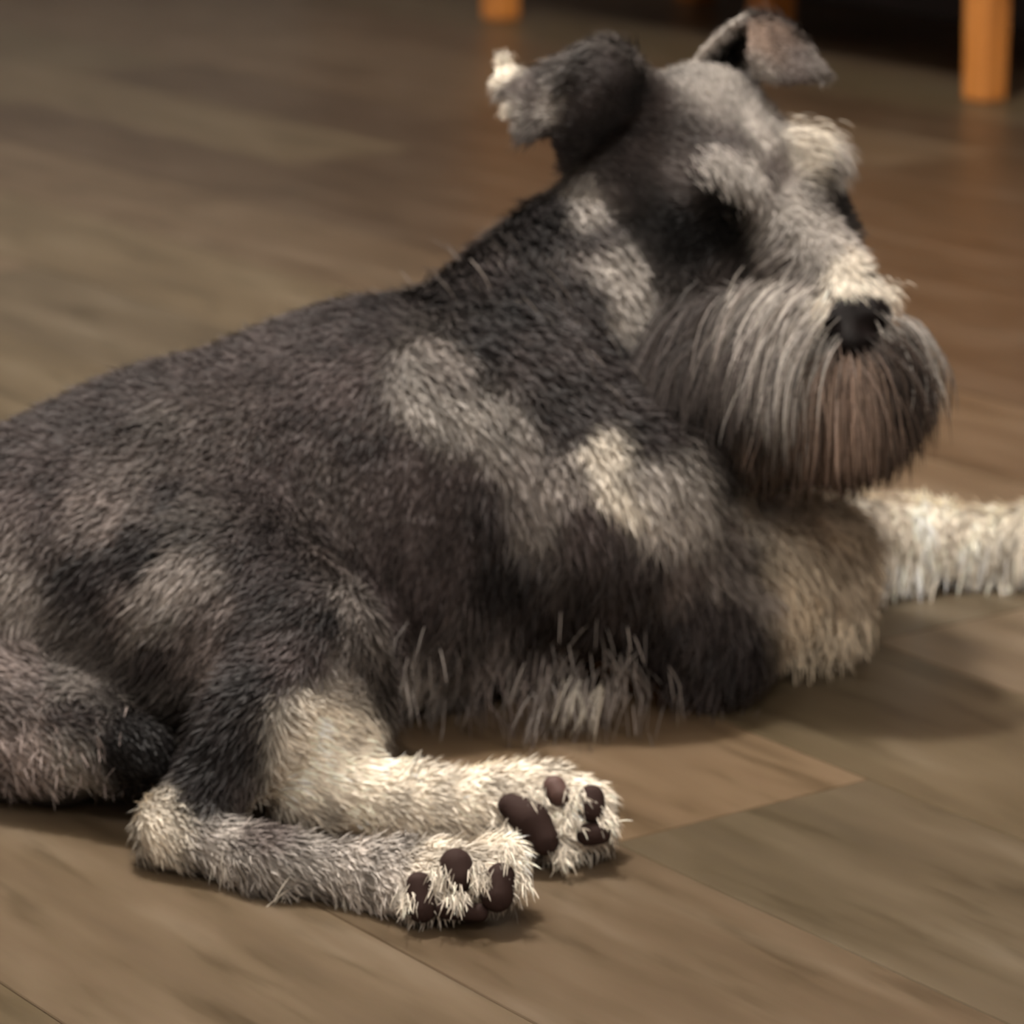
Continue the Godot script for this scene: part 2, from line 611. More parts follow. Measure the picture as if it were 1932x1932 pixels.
func dog_bones(f: Flesh) -> void:
	# trunk from rump to chest, then the neck
	f.bone(Vector3(-0.2860, 0.0637, 0.0556), 0.0730, Vector3(-0.1624, 0.0852, -0.0017), 0.0839, 75)
	f.bone(Vector3(-0.1624, 0.0852, -0.0017), 0.0839, Vector3(-0.0721, 0.0956, -0.0561), 0.0935, 75)
	f.bone(Vector3(-0.0721, 0.0956, -0.0561), 0.0935, Vector3(0.0316, 0.0869, -0.0952), 0.0845, 75)
	f.bone(Vector3(-0.0182, 0.1281, -0.0956), 0.0648, Vector3(0.0372, 0.1730, -0.1229), 0.0569, 90)
	f.bone(Vector3(0.0372, 0.1730, -0.1229), 0.0569, Vector3(0.0723, 0.2196, -0.1454), 0.0461, 90)
	f.bone(Vector3(0.0371, 0.1687, -0.1166), 0.0526, Vector3(0.0621, 0.1097, -0.1011), 0.0540, 90)
	# near shoulder and foreleg
	f.bone(Vector3(0.0145, 0.1384, -0.0518), 0.0403, Vector3(0.0491, 0.1005, -0.0264), 0.0440, 90)
	f.bone(Vector3(0.0491, 0.1005, -0.0264), 0.0440, Vector3(0.1019, 0.0304, -0.0236), 0.0229, 90)
	f.bone(Vector3(0.1022, 0.0329, -0.0294), 0.0237, Vector3(0.1306, 0.0508, -0.0754), 0.0289, 120)
	f.bone(Vector3(0.1306, 0.0508, -0.0754), 0.0289, Vector3(0.1602, 0.0481, -0.1160), 0.0267, 120)
	f.bone(Vector3(0.1602, 0.0481, -0.1160), 0.0267, Vector3(0.1641, 0.0264, -0.1000), 0.0218, 120)
	# far foreleg, stretched out
	f.bone(Vector3(0.0922, 0.0785, -0.1447), 0.0398, Vector3(0.1413, 0.0492, -0.1887), 0.0292, 120)
	f.bone(Vector3(0.1413, 0.0492, -0.1887), 0.0292, Vector3(0.1701, 0.0372, -0.2166), 0.0222, 120)
	f.bone(Vector3(0.1701, 0.0372, -0.2166), 0.0222, Vector3(0.2273, 0.0223, -0.2488), 0.0187, 120)
	f.bone(Vector3(0.2273, 0.0223, -0.2488), 0.0187, Vector3(0.3095, 0.0190, -0.2531), 0.0181, 120)
	f.bone(Vector3(0.3095, 0.0190, -0.2531), 0.0181, Vector3(0.3410, 0.0178, -0.2425), 0.0198, 120)
	f.bone(Vector3(0.3440, 0.0257, -0.2445), 0.0090, Vector3(0.3597, 0.0255, -0.2393), 0.0084, 200)
	f.bone(Vector3(0.3440, 0.0181, -0.2426), 0.0090, Vector3(0.3597, 0.0180, -0.2374), 0.0084, 200)
	f.bone(Vector3(0.3440, 0.0117, -0.2409), 0.0090, Vector3(0.3597, 0.0116, -0.2357), 0.0084, 200)
	# near hind leg: haunch, shank, foot with toes
	f.bone(Vector3(-0.2245, 0.0806, 0.0305), 0.0557, Vector3(-0.1367, 0.0799, 0.0927), 0.0463, 90)
	f.bone(Vector3(-0.1367, 0.0799, 0.0927), 0.0463, Vector3(-0.0919, 0.0781, 0.1345), 0.0257, 90)
	f.bone(Vector3(-0.0919, 0.0781, 0.1345), 0.0244, Vector3(-0.1159, 0.0539, 0.1822), 0.0191, 120)
	f.bone(Vector3(-0.1159, 0.0539, 0.1822), 0.0191, Vector3(-0.1475, 0.0168, 0.2126), 0.0130, 120)
	f.bone(Vector3(-0.1520, 0.0141, 0.2154), 0.0122, Vector3(-0.1031, 0.0102, 0.2453), 0.0116, 150)
	f.bone(Vector3(-0.1031, 0.0102, 0.2453), 0.0116, Vector3(-0.0517, 0.0099, 0.2609), 0.0133, 150)
	f.bone(Vector3(-0.0517, 0.0099, 0.2609), 0.0133, Vector3(-0.0264, 0.0112, 0.2709), 0.0141, 150)
	f.bone(Vector3(-0.0479, 0.0096, 0.2744), 0.0073, Vector3(-0.0374, 0.0121, 0.2862), 0.0081, 260)
	f.bone(Vector3(-0.0326, 0.0167, 0.2674), 0.0077, Vector3(-0.0221, 0.0191, 0.2792), 0.0086, 260)
	f.bone(Vector3(-0.0161, 0.0145, 0.2732), 0.0073, Vector3(-0.0059, 0.0169, 0.2849), 0.0081, 260)
	f.bone(Vector3(-0.0105, 0.0233, 0.2605), 0.0059, Vector3(-0.0002, 0.0257, 0.2723), 0.0068, 260)
	# far hind leg, lying across: shank and foot with toes
	f.bone(Vector3(-0.0836, 0.0513, 0.0589), 0.0282, Vector3(-0.0851, 0.0407, 0.1340), 0.0221, 130)
	f.bone(Vector3(-0.0851, 0.0407, 0.1340), 0.0221, Vector3(-0.0911, 0.0203, 0.1652), 0.0174, 130)
	f.bone(Vector3(-0.0911, 0.0191, 0.1655), 0.0170, Vector3(-0.0398, 0.0148, 0.1821), 0.0149, 150)
	f.bone(Vector3(-0.0398, 0.0148, 0.1821), 0.0149, Vector3(-0.0014, 0.0169, 0.1919), 0.0157, 150)
	f.bone(Vector3(-0.0014, 0.0169, 0.1919), 0.0157, Vector3(0.0105, 0.0175, 0.1969), 0.0157, 150)
	f.bone(Vector3(0.0086, 0.0259, 0.1844), 0.0077, Vector3(0.0204, 0.0287, 0.1940), 0.0081, 260)
	f.bone(Vector3(0.0243, 0.0209, 0.1908), 0.0081, Vector3(0.0360, 0.0237, 0.2004), 0.0085, 260)
	f.bone(Vector3(0.0243, 0.0094, 0.1990), 0.0071, Vector3(0.0359, 0.0124, 0.2086), 0.0076, 260)
	f.bone(Vector3(0.0104, 0.0070, 0.2048), 0.0062, Vector3(0.0221, 0.0100, 0.2144), 0.0066, 260)
	# rump against the floor and the short tail
	f.bone(Vector3(-0.2619, 0.0314, 0.1054), 0.0376, Vector3(-0.2111, 0.0272, 0.1323), 0.0259, 100)
	f.bone(Vector3(-0.2081, 0.0336, 0.1358), 0.0184, Vector3(-0.1695, 0.0380, 0.1709), 0.0149, 150)
	# head: skull, brows, cheeks, muzzle, jaw, flesh under the beard
	f.bone(Vector3(0.0993, 0.2650, -0.1615), 0.0410, Vector3(0.1181, 0.2470, -0.1395), 0.0380, 200)
	f.bone(Vector3(0.1125, 0.2546, -0.1058), 0.0135, Vector3(0.1182, 0.2496, -0.1007), 0.0120, 240)
	f.bone(Vector3(0.0922, 0.2382, -0.1361), 0.0240, Vector3(0.1115, 0.2209, -0.1200), 0.0190, 240)
	f.bone(Vector3(0.1495, 0.2606, -0.1324), 0.0135, Vector3(0.1536, 0.2553, -0.1262), 0.0120, 240)
	f.bone(Vector3(0.1308, 0.2444, -0.1638), 0.0240, Vector3(0.1437, 0.2261, -0.1431), 0.0190, 240)
	f.bone(Vector3(0.1286, 0.2432, -0.1257), 0.0260, Vector3(0.1688, 0.2017, -0.0790), 0.0175, 240)
	f.bone(Vector3(0.1578, 0.2428, -0.1370), 0.0145, Vector3(0.1663, 0.2244, -0.1275), 0.0135, 240)
	f.bone(Vector3(0.1081, 0.2257, -0.1582), 0.0230, Vector3(0.1542, 0.1864, -0.1029), 0.0160, 240)
	f.bone(Vector3(0.1173, 0.1779, -0.0725), 0.0230, Vector3(0.1261, 0.1364, -0.0720), 0.0204, 220)
	f.bone(Vector3(0.1597, 0.1670, -0.0593), 0.0242, Vector3(0.1682, 0.1398, -0.0573), 0.0229, 220)
	f.bone(Vector3(0.1759, 0.1670, -0.0593), 0.0229, Vector3(0.1831, 0.1398, -0.0573), 0.0189, 220)
	f.bone(Vector3(0.0723, 0.2764, -0.1413), 0.0170, Vector3(0.0687, 0.2957, -0.1350), 0.0100, 240)
	f.bone(Vector3(0.0481, 0.2632, -0.1361), 0.0160, Vector3(0.0423, 0.2754, -0.1290), 0.0070, 240)

func dog_ears(f: Flesh) -> void:
	# near ear: a cup that rises from the skull and folds back, its tip blown to the rear
	f.sheet([
		[Vector3(0.0720, 0.2901, -0.1328), Vector3(0.0500, 0.2788, -0.1071), Vector3(0.0271, 0.2555, -0.1155)],
		[Vector3(0.0693, 0.3100, -0.1380), Vector3(0.0496, 0.3027, -0.1010), Vector3(0.0235, 0.2667, -0.1143)],
		[Vector3(0.0567, 0.3196, -0.1447), Vector3(0.0390, 0.3161, -0.1128), Vector3(0.0202, 0.2738, -0.1182)],
		[Vector3(0.0357, 0.3135, -0.1534), Vector3(0.0216, 0.3028, -0.1300), Vector3(0.0121, 0.2758, -0.1229)],
		[Vector3(0.0122, 0.3039, -0.1530), Vector3(0.0025, 0.2975, -0.1389), Vector3(0.0052, 0.2754, -0.1290)],
		[Vector3(-0.0044, 0.3100, -0.1546), Vector3(-0.0077, 0.3033, -0.1466), Vector3(-0.0017, 0.2842, -0.1354)],
	], 0.0045)
	# far ear: stands up and tips over forwards
	f.sheet([
		[Vector3(0.0848, 0.2925, -0.1748), Vector3(0.1095, 0.2897, -0.2051), Vector3(0.1285, 0.2905, -0.1691)],
		[Vector3(0.1008, 0.3115, -0.1798), Vector3(0.1195, 0.3091, -0.2101), Vector3(0.1362, 0.3093, -0.1751)],
		[Vector3(0.1189, 0.3278, -0.1820), Vector3(0.1321, 0.3263, -0.1898), Vector3(0.1474, 0.3256, -0.1793)],
		[Vector3(0.1226, 0.3278, -0.1613), Vector3(0.1355, 0.3253, -0.1586), Vector3(0.1548, 0.3181, -0.1650)],
		[Vector3(0.1230, 0.3145, -0.1454), Vector3(0.1402, 0.3108, -0.1424), Vector3(0.1624, 0.3084, -0.1542)],
		[Vector3(0.1264, 0.3015, -0.1399), Vector3(0.1455, 0.2996, -0.1374), Vector3(0.1672, 0.3033, -0.1508)],
	], 0.0042)

func dog_coat() -> void:
	# back and side
	fur(Vector3(-0.2464, 0.1523, 0.0407), 0.0306, Color(0.245, 0.217, 0.213), 0.0075, Vector3(-0.9119, -0.3970, 0.1039))
	fur(Vector3(-0.1959, 0.1662, 0.0329), 0.0307, Color(0.231, 0.205, 0.202), 0.0075, Vector3(-0.9119, -0.3970, 0.1039))
	fur(Vector3(-0.1419, 0.1800, 0.0004), 0.0312, Color(0.259, 0.229, 0.225), 0.0075, Vector3(-0.9119, -0.3970, 0.1039))
	fur(Vector3(-0.0911, 0.1927, -0.0278), 0.0290, Color(0.231, 0.205, 0.202), 0.0075, Vector3(-0.9119, -0.3970, 0.1039))
	fur(Vector3(-0.0707, 0.1972, -0.0455), 0.0186, Color(0.179, 0.158, 0.158), 0.0075, Vector3(-0.9119, -0.3970, 0.1039))
	fur(Vector3(-0.2263, 0.1366, 0.0820), 0.0250, Color(0.300, 0.266, 0.261), 0.0085, Vector3(-0.5145, -0.8296, 0.2170))
	fur(Vector3(-0.1776, 0.1506, 0.0659), 0.0252, Color(0.310, 0.281, 0.270), 0.0085, Vector3(-0.5145, -0.8296, 0.2170))
	fur(Vector3(-0.1687, 0.1625, 0.0504), 0.0101, Color(0.386, 0.361, 0.345), 0.0085, Vector3(-0.5145, -0.8296, 0.2170))
	fur(Vector3(-0.1697, 0.1467, 0.0711), 0.0063, Color(0.402, 0.376, 0.359), 0.0085, Vector3(-0.5145, -0.8296, 0.2170))
	fur(Vector3(-0.1386, 0.1615, 0.0465), 0.0279, Color(0.287, 0.260, 0.250), 0.0085, Vector3(-0.5145, -0.8296, 0.2170))
	fur(Vector3(-0.1043, 0.1669, 0.0245), 0.0231, Color(0.272, 0.242, 0.237), 0.0085, Vector3(-0.5145, -0.8296, 0.2170))
	fur(Vector3(-0.1038, 0.1613, 0.0342), 0.0102, Color(0.149, 0.132, 0.132), 0.0085, Vector3(-0.5145, -0.8296, 0.2170))
	fur(Vector3(-0.0843, 0.1742, 0.0101), 0.0233, Color(0.313, 0.278, 0.273), 0.0085, Vector3(-0.5145, -0.8296, 0.2170))
	fur(Vector3(-0.0682, 0.1455, 0.0342), 0.0154, Color(0.164, 0.145, 0.145), 0.0085, Vector3(-0.5145, -0.8296, 0.2170))
	fur(Vector3(-0.0633, 0.1610, 0.0219), 0.0154, Color(0.302, 0.274, 0.264), 0.0085, Vector3(-0.5145, -0.8296, 0.2170))
	fur(Vector3(-0.0477, 0.1207, 0.0407), 0.0333, Color(0.286, 0.254, 0.249), 0.0085, Vector3(-0.5145, -0.8296, 0.2170))
	fur(Vector3(-0.0478, 0.0874, 0.0453), 0.0334, Color(0.259, 0.229, 0.225), 0.0085, Vector3(-0.5145, -0.8296, 0.2170))
	fur(Vector3(-0.0879, 0.1272, 0.0555), 0.0229, Color(0.321, 0.291, 0.280), 0.0085, Vector3(-0.5145, -0.8296, 0.2170))
	fur(Vector3(-0.1175, 0.1399, 0.0646), 0.0202, Color(0.259, 0.229, 0.225), 0.0085, Vector3(-0.5145, -0.8296, 0.2170))
	fur(Vector3(-0.1585, 0.1375, 0.0859), 0.0100, Color(0.179, 0.158, 0.158), 0.0085, Vector3(-0.5145, -0.8296, 0.2170))
	fur(Vector3(-0.0901, 0.1115, 0.1134), 0.0123, Color(0.340, 0.308, 0.296), 0.0085, Vector3(-0.5145, -0.8296, 0.2170))
	fur(Vector3(-0.1088, 0.1158, 0.1288), 0.0195, Color(0.218, 0.193, 0.190), 0.0085, Vector3(-0.5145, -0.8296, 0.2170))
	fur(Vector3(-0.1954, 0.1289, 0.0923), 0.0149, Color(0.434, 0.394, 0.379), 0.0085, Vector3(-0.5145, -0.8296, 0.2170))
	fur(Vector3(-0.2302, 0.1193, 0.0948), 0.0149, Color(0.378, 0.343, 0.329), 0.0085, Vector3(-0.5145, -0.8296, 0.2170))
	# haunch, mottled
	fur(Vector3(-0.1915, 0.1081, 0.1101), 0.0164, Color(0.147, 0.129, 0.129), 0.0100, Vector3(-0.5145, -0.8296, 0.2170))
	fur(Vector3(-0.1734, 0.1174, 0.1160), 0.0117, Color(0.147, 0.129, 0.129), 0.0100, Vector3(-0.5145, -0.8296, 0.2170))
	fur(Vector3(-0.1527, 0.1087, 0.1307), 0.0095, Color(0.502, 0.469, 0.449), 0.0100, Vector3(-0.5145, -0.8296, 0.2170))
	fur(Vector3(-0.1377, 0.1098, 0.1345), 0.0076, Color(0.431, 0.402, 0.385), 0.0100, Vector3(-0.5145, -0.8296, 0.2170))
	fur(Vector3(-0.2316, 0.0950, 0.1094), 0.0135, Color(0.455, 0.425, 0.406), 0.0100, Vector3(-0.5145, -0.8296, 0.2170))
	fur(Vector3(-0.2027, 0.1085, 0.1989), 0.0128, Color(0.455, 0.425, 0.406), 0.0100, Vector3(-0.5145, -0.8296, 0.2170))
	fur(Vector3(-0.1673, 0.0922, 0.1350), 0.0114, Color(0.407, 0.380, 0.363), 0.0100, Vector3(-0.5145, -0.8296, 0.2170))
	fur(Vector3(-0.1609, 0.1052, 0.2205), 0.0132, Color(0.287, 0.260, 0.250), 0.0100, Vector3(-0.5145, -0.8296, 0.2170))
	fur(Vector3(-0.1793, 0.0985, 0.2222), 0.0075, Color(0.147, 0.129, 0.129), 0.0100, Vector3(-0.5145, -0.8296, 0.2170))
	fur(Vector3(-0.1624, 0.0769, 0.1390), 0.0083, Color(0.219, 0.194, 0.191), 0.0100, Vector3(-0.5145, -0.8296, 0.2170))
	fur(Vector3(-0.1955, 0.1030, 0.2211), 0.0088, Color(0.405, 0.367, 0.353), 0.0100, Vector3(-0.5145, -0.8296, 0.2170))
	fur(Vector3(-0.2094, 0.1119, 0.2187), 0.0088, Color(0.518, 0.493, 0.471), 0.0100, Vector3(-0.5145, -0.8296, 0.2170))
	fur(Vector3(-0.2177, 0.0978, 0.2121), 0.0088, Color(0.505, 0.480, 0.459), 0.0100, Vector3(-0.5145, -0.8296, 0.2170))
	fur(Vector3(-0.1779, 0.0971, 0.1254), 0.0093, Color(0.371, 0.336, 0.324), 0.0100, Vector3(-0.5145, -0.8296, 0.2170))
	fur(Vector3(-0.1249, 0.0979, 0.1459), 0.0069, Color(0.371, 0.336, 0.324), 0.0100, Vector3(-0.5145, -0.8296, 0.2170))
	fur(Vector3(-0.1547, 0.0957, 0.1382), 0.0055, Color(0.466, 0.443, 0.424), 0.0100, Vector3(-0.5145, -0.8296, 0.2170))
	fur(Vector3(-0.0923, 0.1155, 0.0710), 0.0086, Color(0.160, 0.141, 0.141), 0.0100, Vector3(-0.5145, -0.8296, 0.2170))
	fur(Vector3(-0.1029, 0.1037, 0.1485), 0.0060, Color(0.120, 0.106, 0.106), 0.0100, Vector3(-0.5145, -0.8296, 0.2170))
	fur(Vector3(-0.0831, 0.0943, 0.1592), 0.0050, Color(0.120, 0.106, 0.106), 0.0100, Vector3(-0.5145, -0.8296, 0.2170))
	fur(Vector3(-0.1422, 0.0851, 0.1451), 0.0161, Color(0.371, 0.336, 0.324), 0.0100, Vector3(-0.5145, -0.8296, 0.2170))
	fur(Vector3(-0.2000, 0.0591, 0.1354), 0.0115, Color(0.407, 0.380, 0.363), 0.0100, Vector3(-0.5145, -0.8296, 0.2170))
	fur(Vector3(-0.1470, 0.0895, 0.2246), 0.0132, Color(0.371, 0.336, 0.324), 0.0100, Vector3(-0.5145, -0.8296, 0.2170))
	fur(Vector3(-0.1082, 0.1109, 0.1384), 0.0138, Color(0.160, 0.141, 0.141), 0.0100, Vector3(-0.5145, -0.8296, 0.2170))
	fur(Vector3(-0.0976, 0.0990, 0.1580), 0.0137, Color(0.195, 0.173, 0.169), 0.0100, Vector3(-0.5145, -0.8296, 0.2170))
	fur(Vector3(-0.0741, 0.1026, 0.1447), 0.0076, Color(0.431, 0.402, 0.385), 0.0100, Vector3(-0.5145, -0.8296, 0.2170))
	fur(Vector3(-0.0645, 0.0874, 0.1445), 0.0057, Color(0.407, 0.380, 0.363), 0.0100, Vector3(-0.5145, -0.8296, 0.2170))
	fur(Vector3(-0.1189, 0.0862, 0.1655), 0.0159, Color(0.231, 0.205, 0.201), 0.0100, Vector3(-0.5145, -0.8296, 0.2170))
	fur(Vector3(-0.0968, 0.0839, 0.1744), 0.0136, Color(0.267, 0.237, 0.233), 0.0100, Vector3(-0.5145, -0.8296, 0.2170))
	fur(Vector3(-0.1293, 0.0713, 0.1900), 0.0135, Color(0.182, 0.162, 0.159), 0.0100, Vector3(-0.5145, -0.8296, 0.2170))
	fur(Vector3(-0.1236, 0.0545, 0.2069), 0.0190, Color(0.120, 0.106, 0.106), 0.0100, Vector3(-0.5145, -0.8296, 0.2170))
	fur(Vector3(-0.1127, 0.0759, 0.1888), 0.0124, Color(0.133, 0.118, 0.118), 0.0100, Vector3(-0.5145, -0.8296, 0.2170))
	fur(Vector3(-0.1353, 0.0409, 0.2104), 0.0145, Color(0.120, 0.106, 0.106), 0.0100, Vector3(-0.5145, -0.8296, 0.2170))
	fur(Vector3(-0.1148, 0.0337, 0.2040), 0.0090, Color(0.243, 0.216, 0.212), 0.0100, Vector3(-0.5145, -0.8296, 0.2170))
	# rump and tail
	fur(Vector3(-0.2354, 0.0639, 0.1258), 0.0148, Color(0.452, 0.409, 0.395), 0.0100, Vector3(0.8639, -0.3523, 0.3600))
	fur(Vector3(-0.2312, 0.0509, 0.1416), 0.0147, Color(0.402, 0.364, 0.351), 0.0100, Vector3(0.8639, -0.3523, 0.3600))
	fur(Vector3(-0.2253, 0.0321, 0.1548), 0.0170, Color(0.527, 0.478, 0.461), 0.0100, Vector3(0.8639, -0.3523, 0.3600))
	fur(Vector3(-0.2024, 0.0300, 0.1636), 0.0145, Color(0.582, 0.554, 0.529), 0.0100, Vector3(0.8639, -0.3523, 0.3600))
	fur(Vector3(-0.2270, 0.0159, 0.1818), 0.0144, Color(0.219, 0.194, 0.191), 0.0100, Vector3(0.8639, -0.3523, 0.3600))
	fur(Vector3(-0.2024, 0.0487, 0.1587), 0.0097, Color(0.219, 0.194, 0.191), 0.0100, Vector3(0.8639, -0.3523, 0.3600))
	fur(Vector3(-0.1672, 0.0435, 0.1849), 0.0167, Color(0.093, 0.082, 0.082), 0.0050, Vector3(0.5774, -0.4124, 0.7047))
	fur(Vector3(-0.1736, 0.0480, 0.1796), 0.0120, Color(0.093, 0.082, 0.082), 0.0050, Vector3(0.5774, -0.4124, 0.7047))
	fur(Vector3(-0.1592, 0.0364, 0.1826), 0.0096, Color(0.107, 0.094, 0.094), 0.0050, Vector3(0.5774, -0.4124, 0.7047))
	# belly skirt and elbow
	fur(Vector3(-0.0439, 0.0222, 0.0086), 0.0251, Color(0.595, 0.566, 0.541), 0.0260, Vector3(-0.1422, -0.8452, 0.5151))
	fur(Vector3(-0.0634, 0.0309, 0.0539), 0.0142, Color(0.582, 0.554, 0.529), 0.0260, Vector3(-0.1422, -0.8452, 0.5151))
	fur(Vector3(-0.0226, 0.0410, 0.0161), 0.0158, Color(0.455, 0.425, 0.406), 0.0260, Vector3(-0.1422, -0.8452, 0.5151))
	fur(Vector3(-0.0041, 0.0359, 0.0525), 0.0232, Color(0.550, 0.523, 0.500), 0.0260, Vector3(-0.1422, -0.8452, 0.5151))
	fur(Vector3(-0.0549, 0.0109, -0.0009), 0.0133, Color(0.518, 0.493, 0.471), 0.0260, Vector3(-0.1422, -0.8452, 0.5151))
	fur(Vector3(-0.0173, 0.0534, 0.0211), 0.0209, Color(0.304, 0.275, 0.265), 0.0260, Vector3(-0.1422, -0.8452, 0.5151))
	fur(Vector3(0.0253, 0.0257, -0.0254), 0.0215, Color(0.371, 0.336, 0.324), 0.0260, Vector3(-0.1422, -0.8452, 0.5151))
	fur(Vector3(0.0296, 0.0229, 0.0456), 0.0130, Color(0.431, 0.402, 0.385), 0.0260, Vector3(-0.1422, -0.8452, 0.5151))
	fur(Vector3(0.0558, 0.0198, 0.0361), 0.0104, Color(0.407, 0.380, 0.363), 0.0260, Vector3(-0.1422, -0.8452, 0.5151))
	fur(Vector3(-0.0042, 0.0809, 0.0222), 0.0156, Color(0.147, 0.129, 0.129), 0.0200, Vector3(-0.0966, -0.8731, 0.4779))
	fur(Vector3(-0.0119, 0.1142, 0.0259), 0.0129, Color(0.160, 0.141, 0.141), 0.0200, Vector3(-0.0966, -0.8731, 0.4779))
	fur(Vector3(0.0089, 0.0650, 0.0139), 0.0157, Color(0.195, 0.173, 0.169), 0.0200, Vector3(-0.0966, -0.8731, 0.4779))
	fur(Vector3(0.0430, 0.0675, 0.0133), 0.0210, Color(0.195, 0.173, 0.169), 0.0200, Vector3(-0.0966, -0.8731, 0.4779))
	fur(Vector3(0.0699, 0.0426, 0.0032), 0.0212, Color(0.160, 0.141, 0.141), 0.0200, Vector3(-0.0966, -0.8731, 0.4779))
	fur(Vector3(0.0787, 0.0188, -0.0112), 0.0161, Color(0.160, 0.141, 0.141), 0.0200, Vector3(-0.0966, -0.8731, 0.4779))
	fur(Vector3(0.1153, 0.0365, -0.0034), 0.0146, Color(0.160, 0.141, 0.141), 0.0200, Vector3(-0.0966, -0.8731, 0.4779))
	fur(Vector3(0.0961, 0.0566, 0.0037), 0.0132, Color(0.231, 0.205, 0.201), 0.0200, Vector3(-0.0966, -0.8731, 0.4779))
	fur(Vector3(0.0609, 0.0885, 0.0202), 0.0156, Color(0.231, 0.205, 0.201), 0.0200, Vector3(-0.0966, -0.8731, 0.4779))
	fur(Vector3(0.1023, 0.0160, -0.0022), 0.0160, Color(0.219, 0.194, 0.191), 0.0200, Vector3(-0.0966, -0.8731, 0.4779))
	# shoulder blaze and foreleg
	fur(Vector3(-0.0456, 0.1683, 0.0076), 0.0143, Color(0.565, 0.538, 0.514), 0.0130, Vector3(0.3246, -0.8503, 0.4142))
	fur(Vector3(-0.0300, 0.1567, 0.0147), 0.0155, Color(0.580, 0.552, 0.527), 0.0130, Vector3(0.3246, -0.8503, 0.4142))
	fur(Vector3(-0.0094, 0.1473, 0.0089), 0.0130, Color(0.522, 0.496, 0.474), 0.0130, Vector3(0.3246, -0.8503, 0.4142))
	fur(Vector3(-0.0355, 0.1758, -0.0068), 0.0104, Color(0.482, 0.451, 0.431), 0.0130, Vector3(0.3246, -0.8503, 0.4142))
	fur(Vector3(0.0036, 0.1373, 0.0115), 0.0117, Color(0.536, 0.501, 0.479), 0.0130, Vector3(0.3246, -0.8503, 0.4142))
	fur(Vector3(0.0088, 0.1147, 0.0175), 0.0130, Color(0.429, 0.401, 0.383), 0.0130, Vector3(0.3246, -0.8503, 0.4142))
	fur(Vector3(0.0270, 0.1272, 0.0142), 0.0130, Color(0.536, 0.501, 0.479), 0.0130, Vector3(0.3246, -0.8503, 0.4142))
	fur(Vector3(0.0426, 0.1373, 0.0115), 0.0117, Color(0.896, 0.851, 0.788), 0.0130, Vector3(0.3246, -0.8503, 0.4142))
	fur(Vector3(0.0555, 0.1207, 0.0200), 0.0104, Color(0.822, 0.781, 0.723), 0.0130, Vector3(0.3246, -0.8503, 0.4142))
	fur(Vector3(0.0686, 0.1046, 0.0201), 0.0104, Color(0.725, 0.690, 0.659), 0.0130, Vector3(0.3246, -0.8503, 0.4142))
	fur(Vector3(0.0373, 0.1056, 0.0240), 0.0130, Color(0.300, 0.266, 0.261), 0.0130, Vector3(0.3246, -0.8503, 0.4142))
	fur(Vector3(0.0874, 0.1167, 0.0045), 0.0183, Color(0.616, 0.586, 0.560), 0.0130, Vector3(0.3246, -0.8503, 0.4142))
	fur(Vector3(0.1150, 0.1022, -0.0578), 0.0163, Color(0.580, 0.552, 0.527), 0.0130, Vector3(0.3246, -0.8503, 0.4142))
	fur(Vector3(0.0673, 0.1260, 0.0145), 0.0117, Color(0.616, 0.586, 0.560), 0.0130, Vector3(0.3246, -0.8503, 0.4142))
	fur(Vector3(0.0874, 0.1091, 0.0065), 0.0157, Color(0.616, 0.586, 0.560), 0.0130, Vector3(0.3246, -0.8503, 0.4142))
	fur(Vector3(0.1179, 0.0946, -0.0600), 0.0163, Color(0.776, 0.714, 0.626), 0.0130, Vector3(0.3246, -0.8503, 0.4142))
	fur(Vector3(0.1105, 0.0794, -0.0229), 0.0160, Color(0.536, 0.501, 0.479), 0.0130, Vector3(0.3246, -0.8503, 0.4142))
	fur(Vector3(0.0850, 0.0802, 0.0099), 0.0131, Color(0.378, 0.343, 0.329), 0.0130, Vector3(0.3246, -0.8503, 0.4142))
	fur(Vector3(0.0987, 0.0693, 0.0004), 0.0079, Color(0.536, 0.501, 0.479), 0.0130, Vector3(0.3246, -0.8503, 0.4142))
	fur(Vector3(0.1390, 0.0678, -0.0447), 0.0189, Color(0.766, 0.704, 0.618), 0.0150, Vector3(0.2329, -0.8304, 0.5061))
	fur(Vector3(0.1597, 0.0440, -0.0591), 0.0219, Color(0.827, 0.760, 0.667), 0.0150, Vector3(0.2329, -0.8304, 0.5061))
	fur(Vector3(0.1387, 0.0428, -0.0340), 0.0162, Color(0.728, 0.669, 0.587), 0.0150, Vector3(0.2329, -0.8304, 0.5061))
	fur(Vector3(0.1760, 0.0228, -0.0825), 0.0194, Color(0.766, 0.704, 0.618), 0.0150, Vector3(0.2329, -0.8304, 0.5061))
	fur(Vector3(0.1584, 0.0283, -0.0075), 0.0133, Color(0.544, 0.517, 0.494), 0.0150, Vector3(0.2329, -0.8304, 0.5061))
	fur(Vector3(0.1271, 0.0565, -0.0252), 0.0107, Color(0.527, 0.493, 0.471), 0.0150, Vector3(0.2329, -0.8304, 0.5061))
	fur(Vector3(0.1753, 0.0491, -0.0812), 0.0332, Color(0.766, 0.704, 0.618), 0.0150, Vector3(0.2329, -0.8304, 0.5061))
	fur(Vector3(0.1454, 0.0778, -0.0597), 0.0245, Color(0.766, 0.704, 0.618), 0.0150, Vector3(0.2329, -0.8304, 0.5061))
	fur(Vector3(0.1236, 0.0910, -0.0632), 0.0245, Color(0.615, 0.585, 0.559), 0.0150, Vector3(0.2329, -0.8304, 0.5061))
	fur(Vector3(0.1646, 0.0520, -0.1894), 0.0175, Color(0.939, 0.892, 0.825), 0.0130, Vector3(-0.2381, -0.8732, 0.4253))
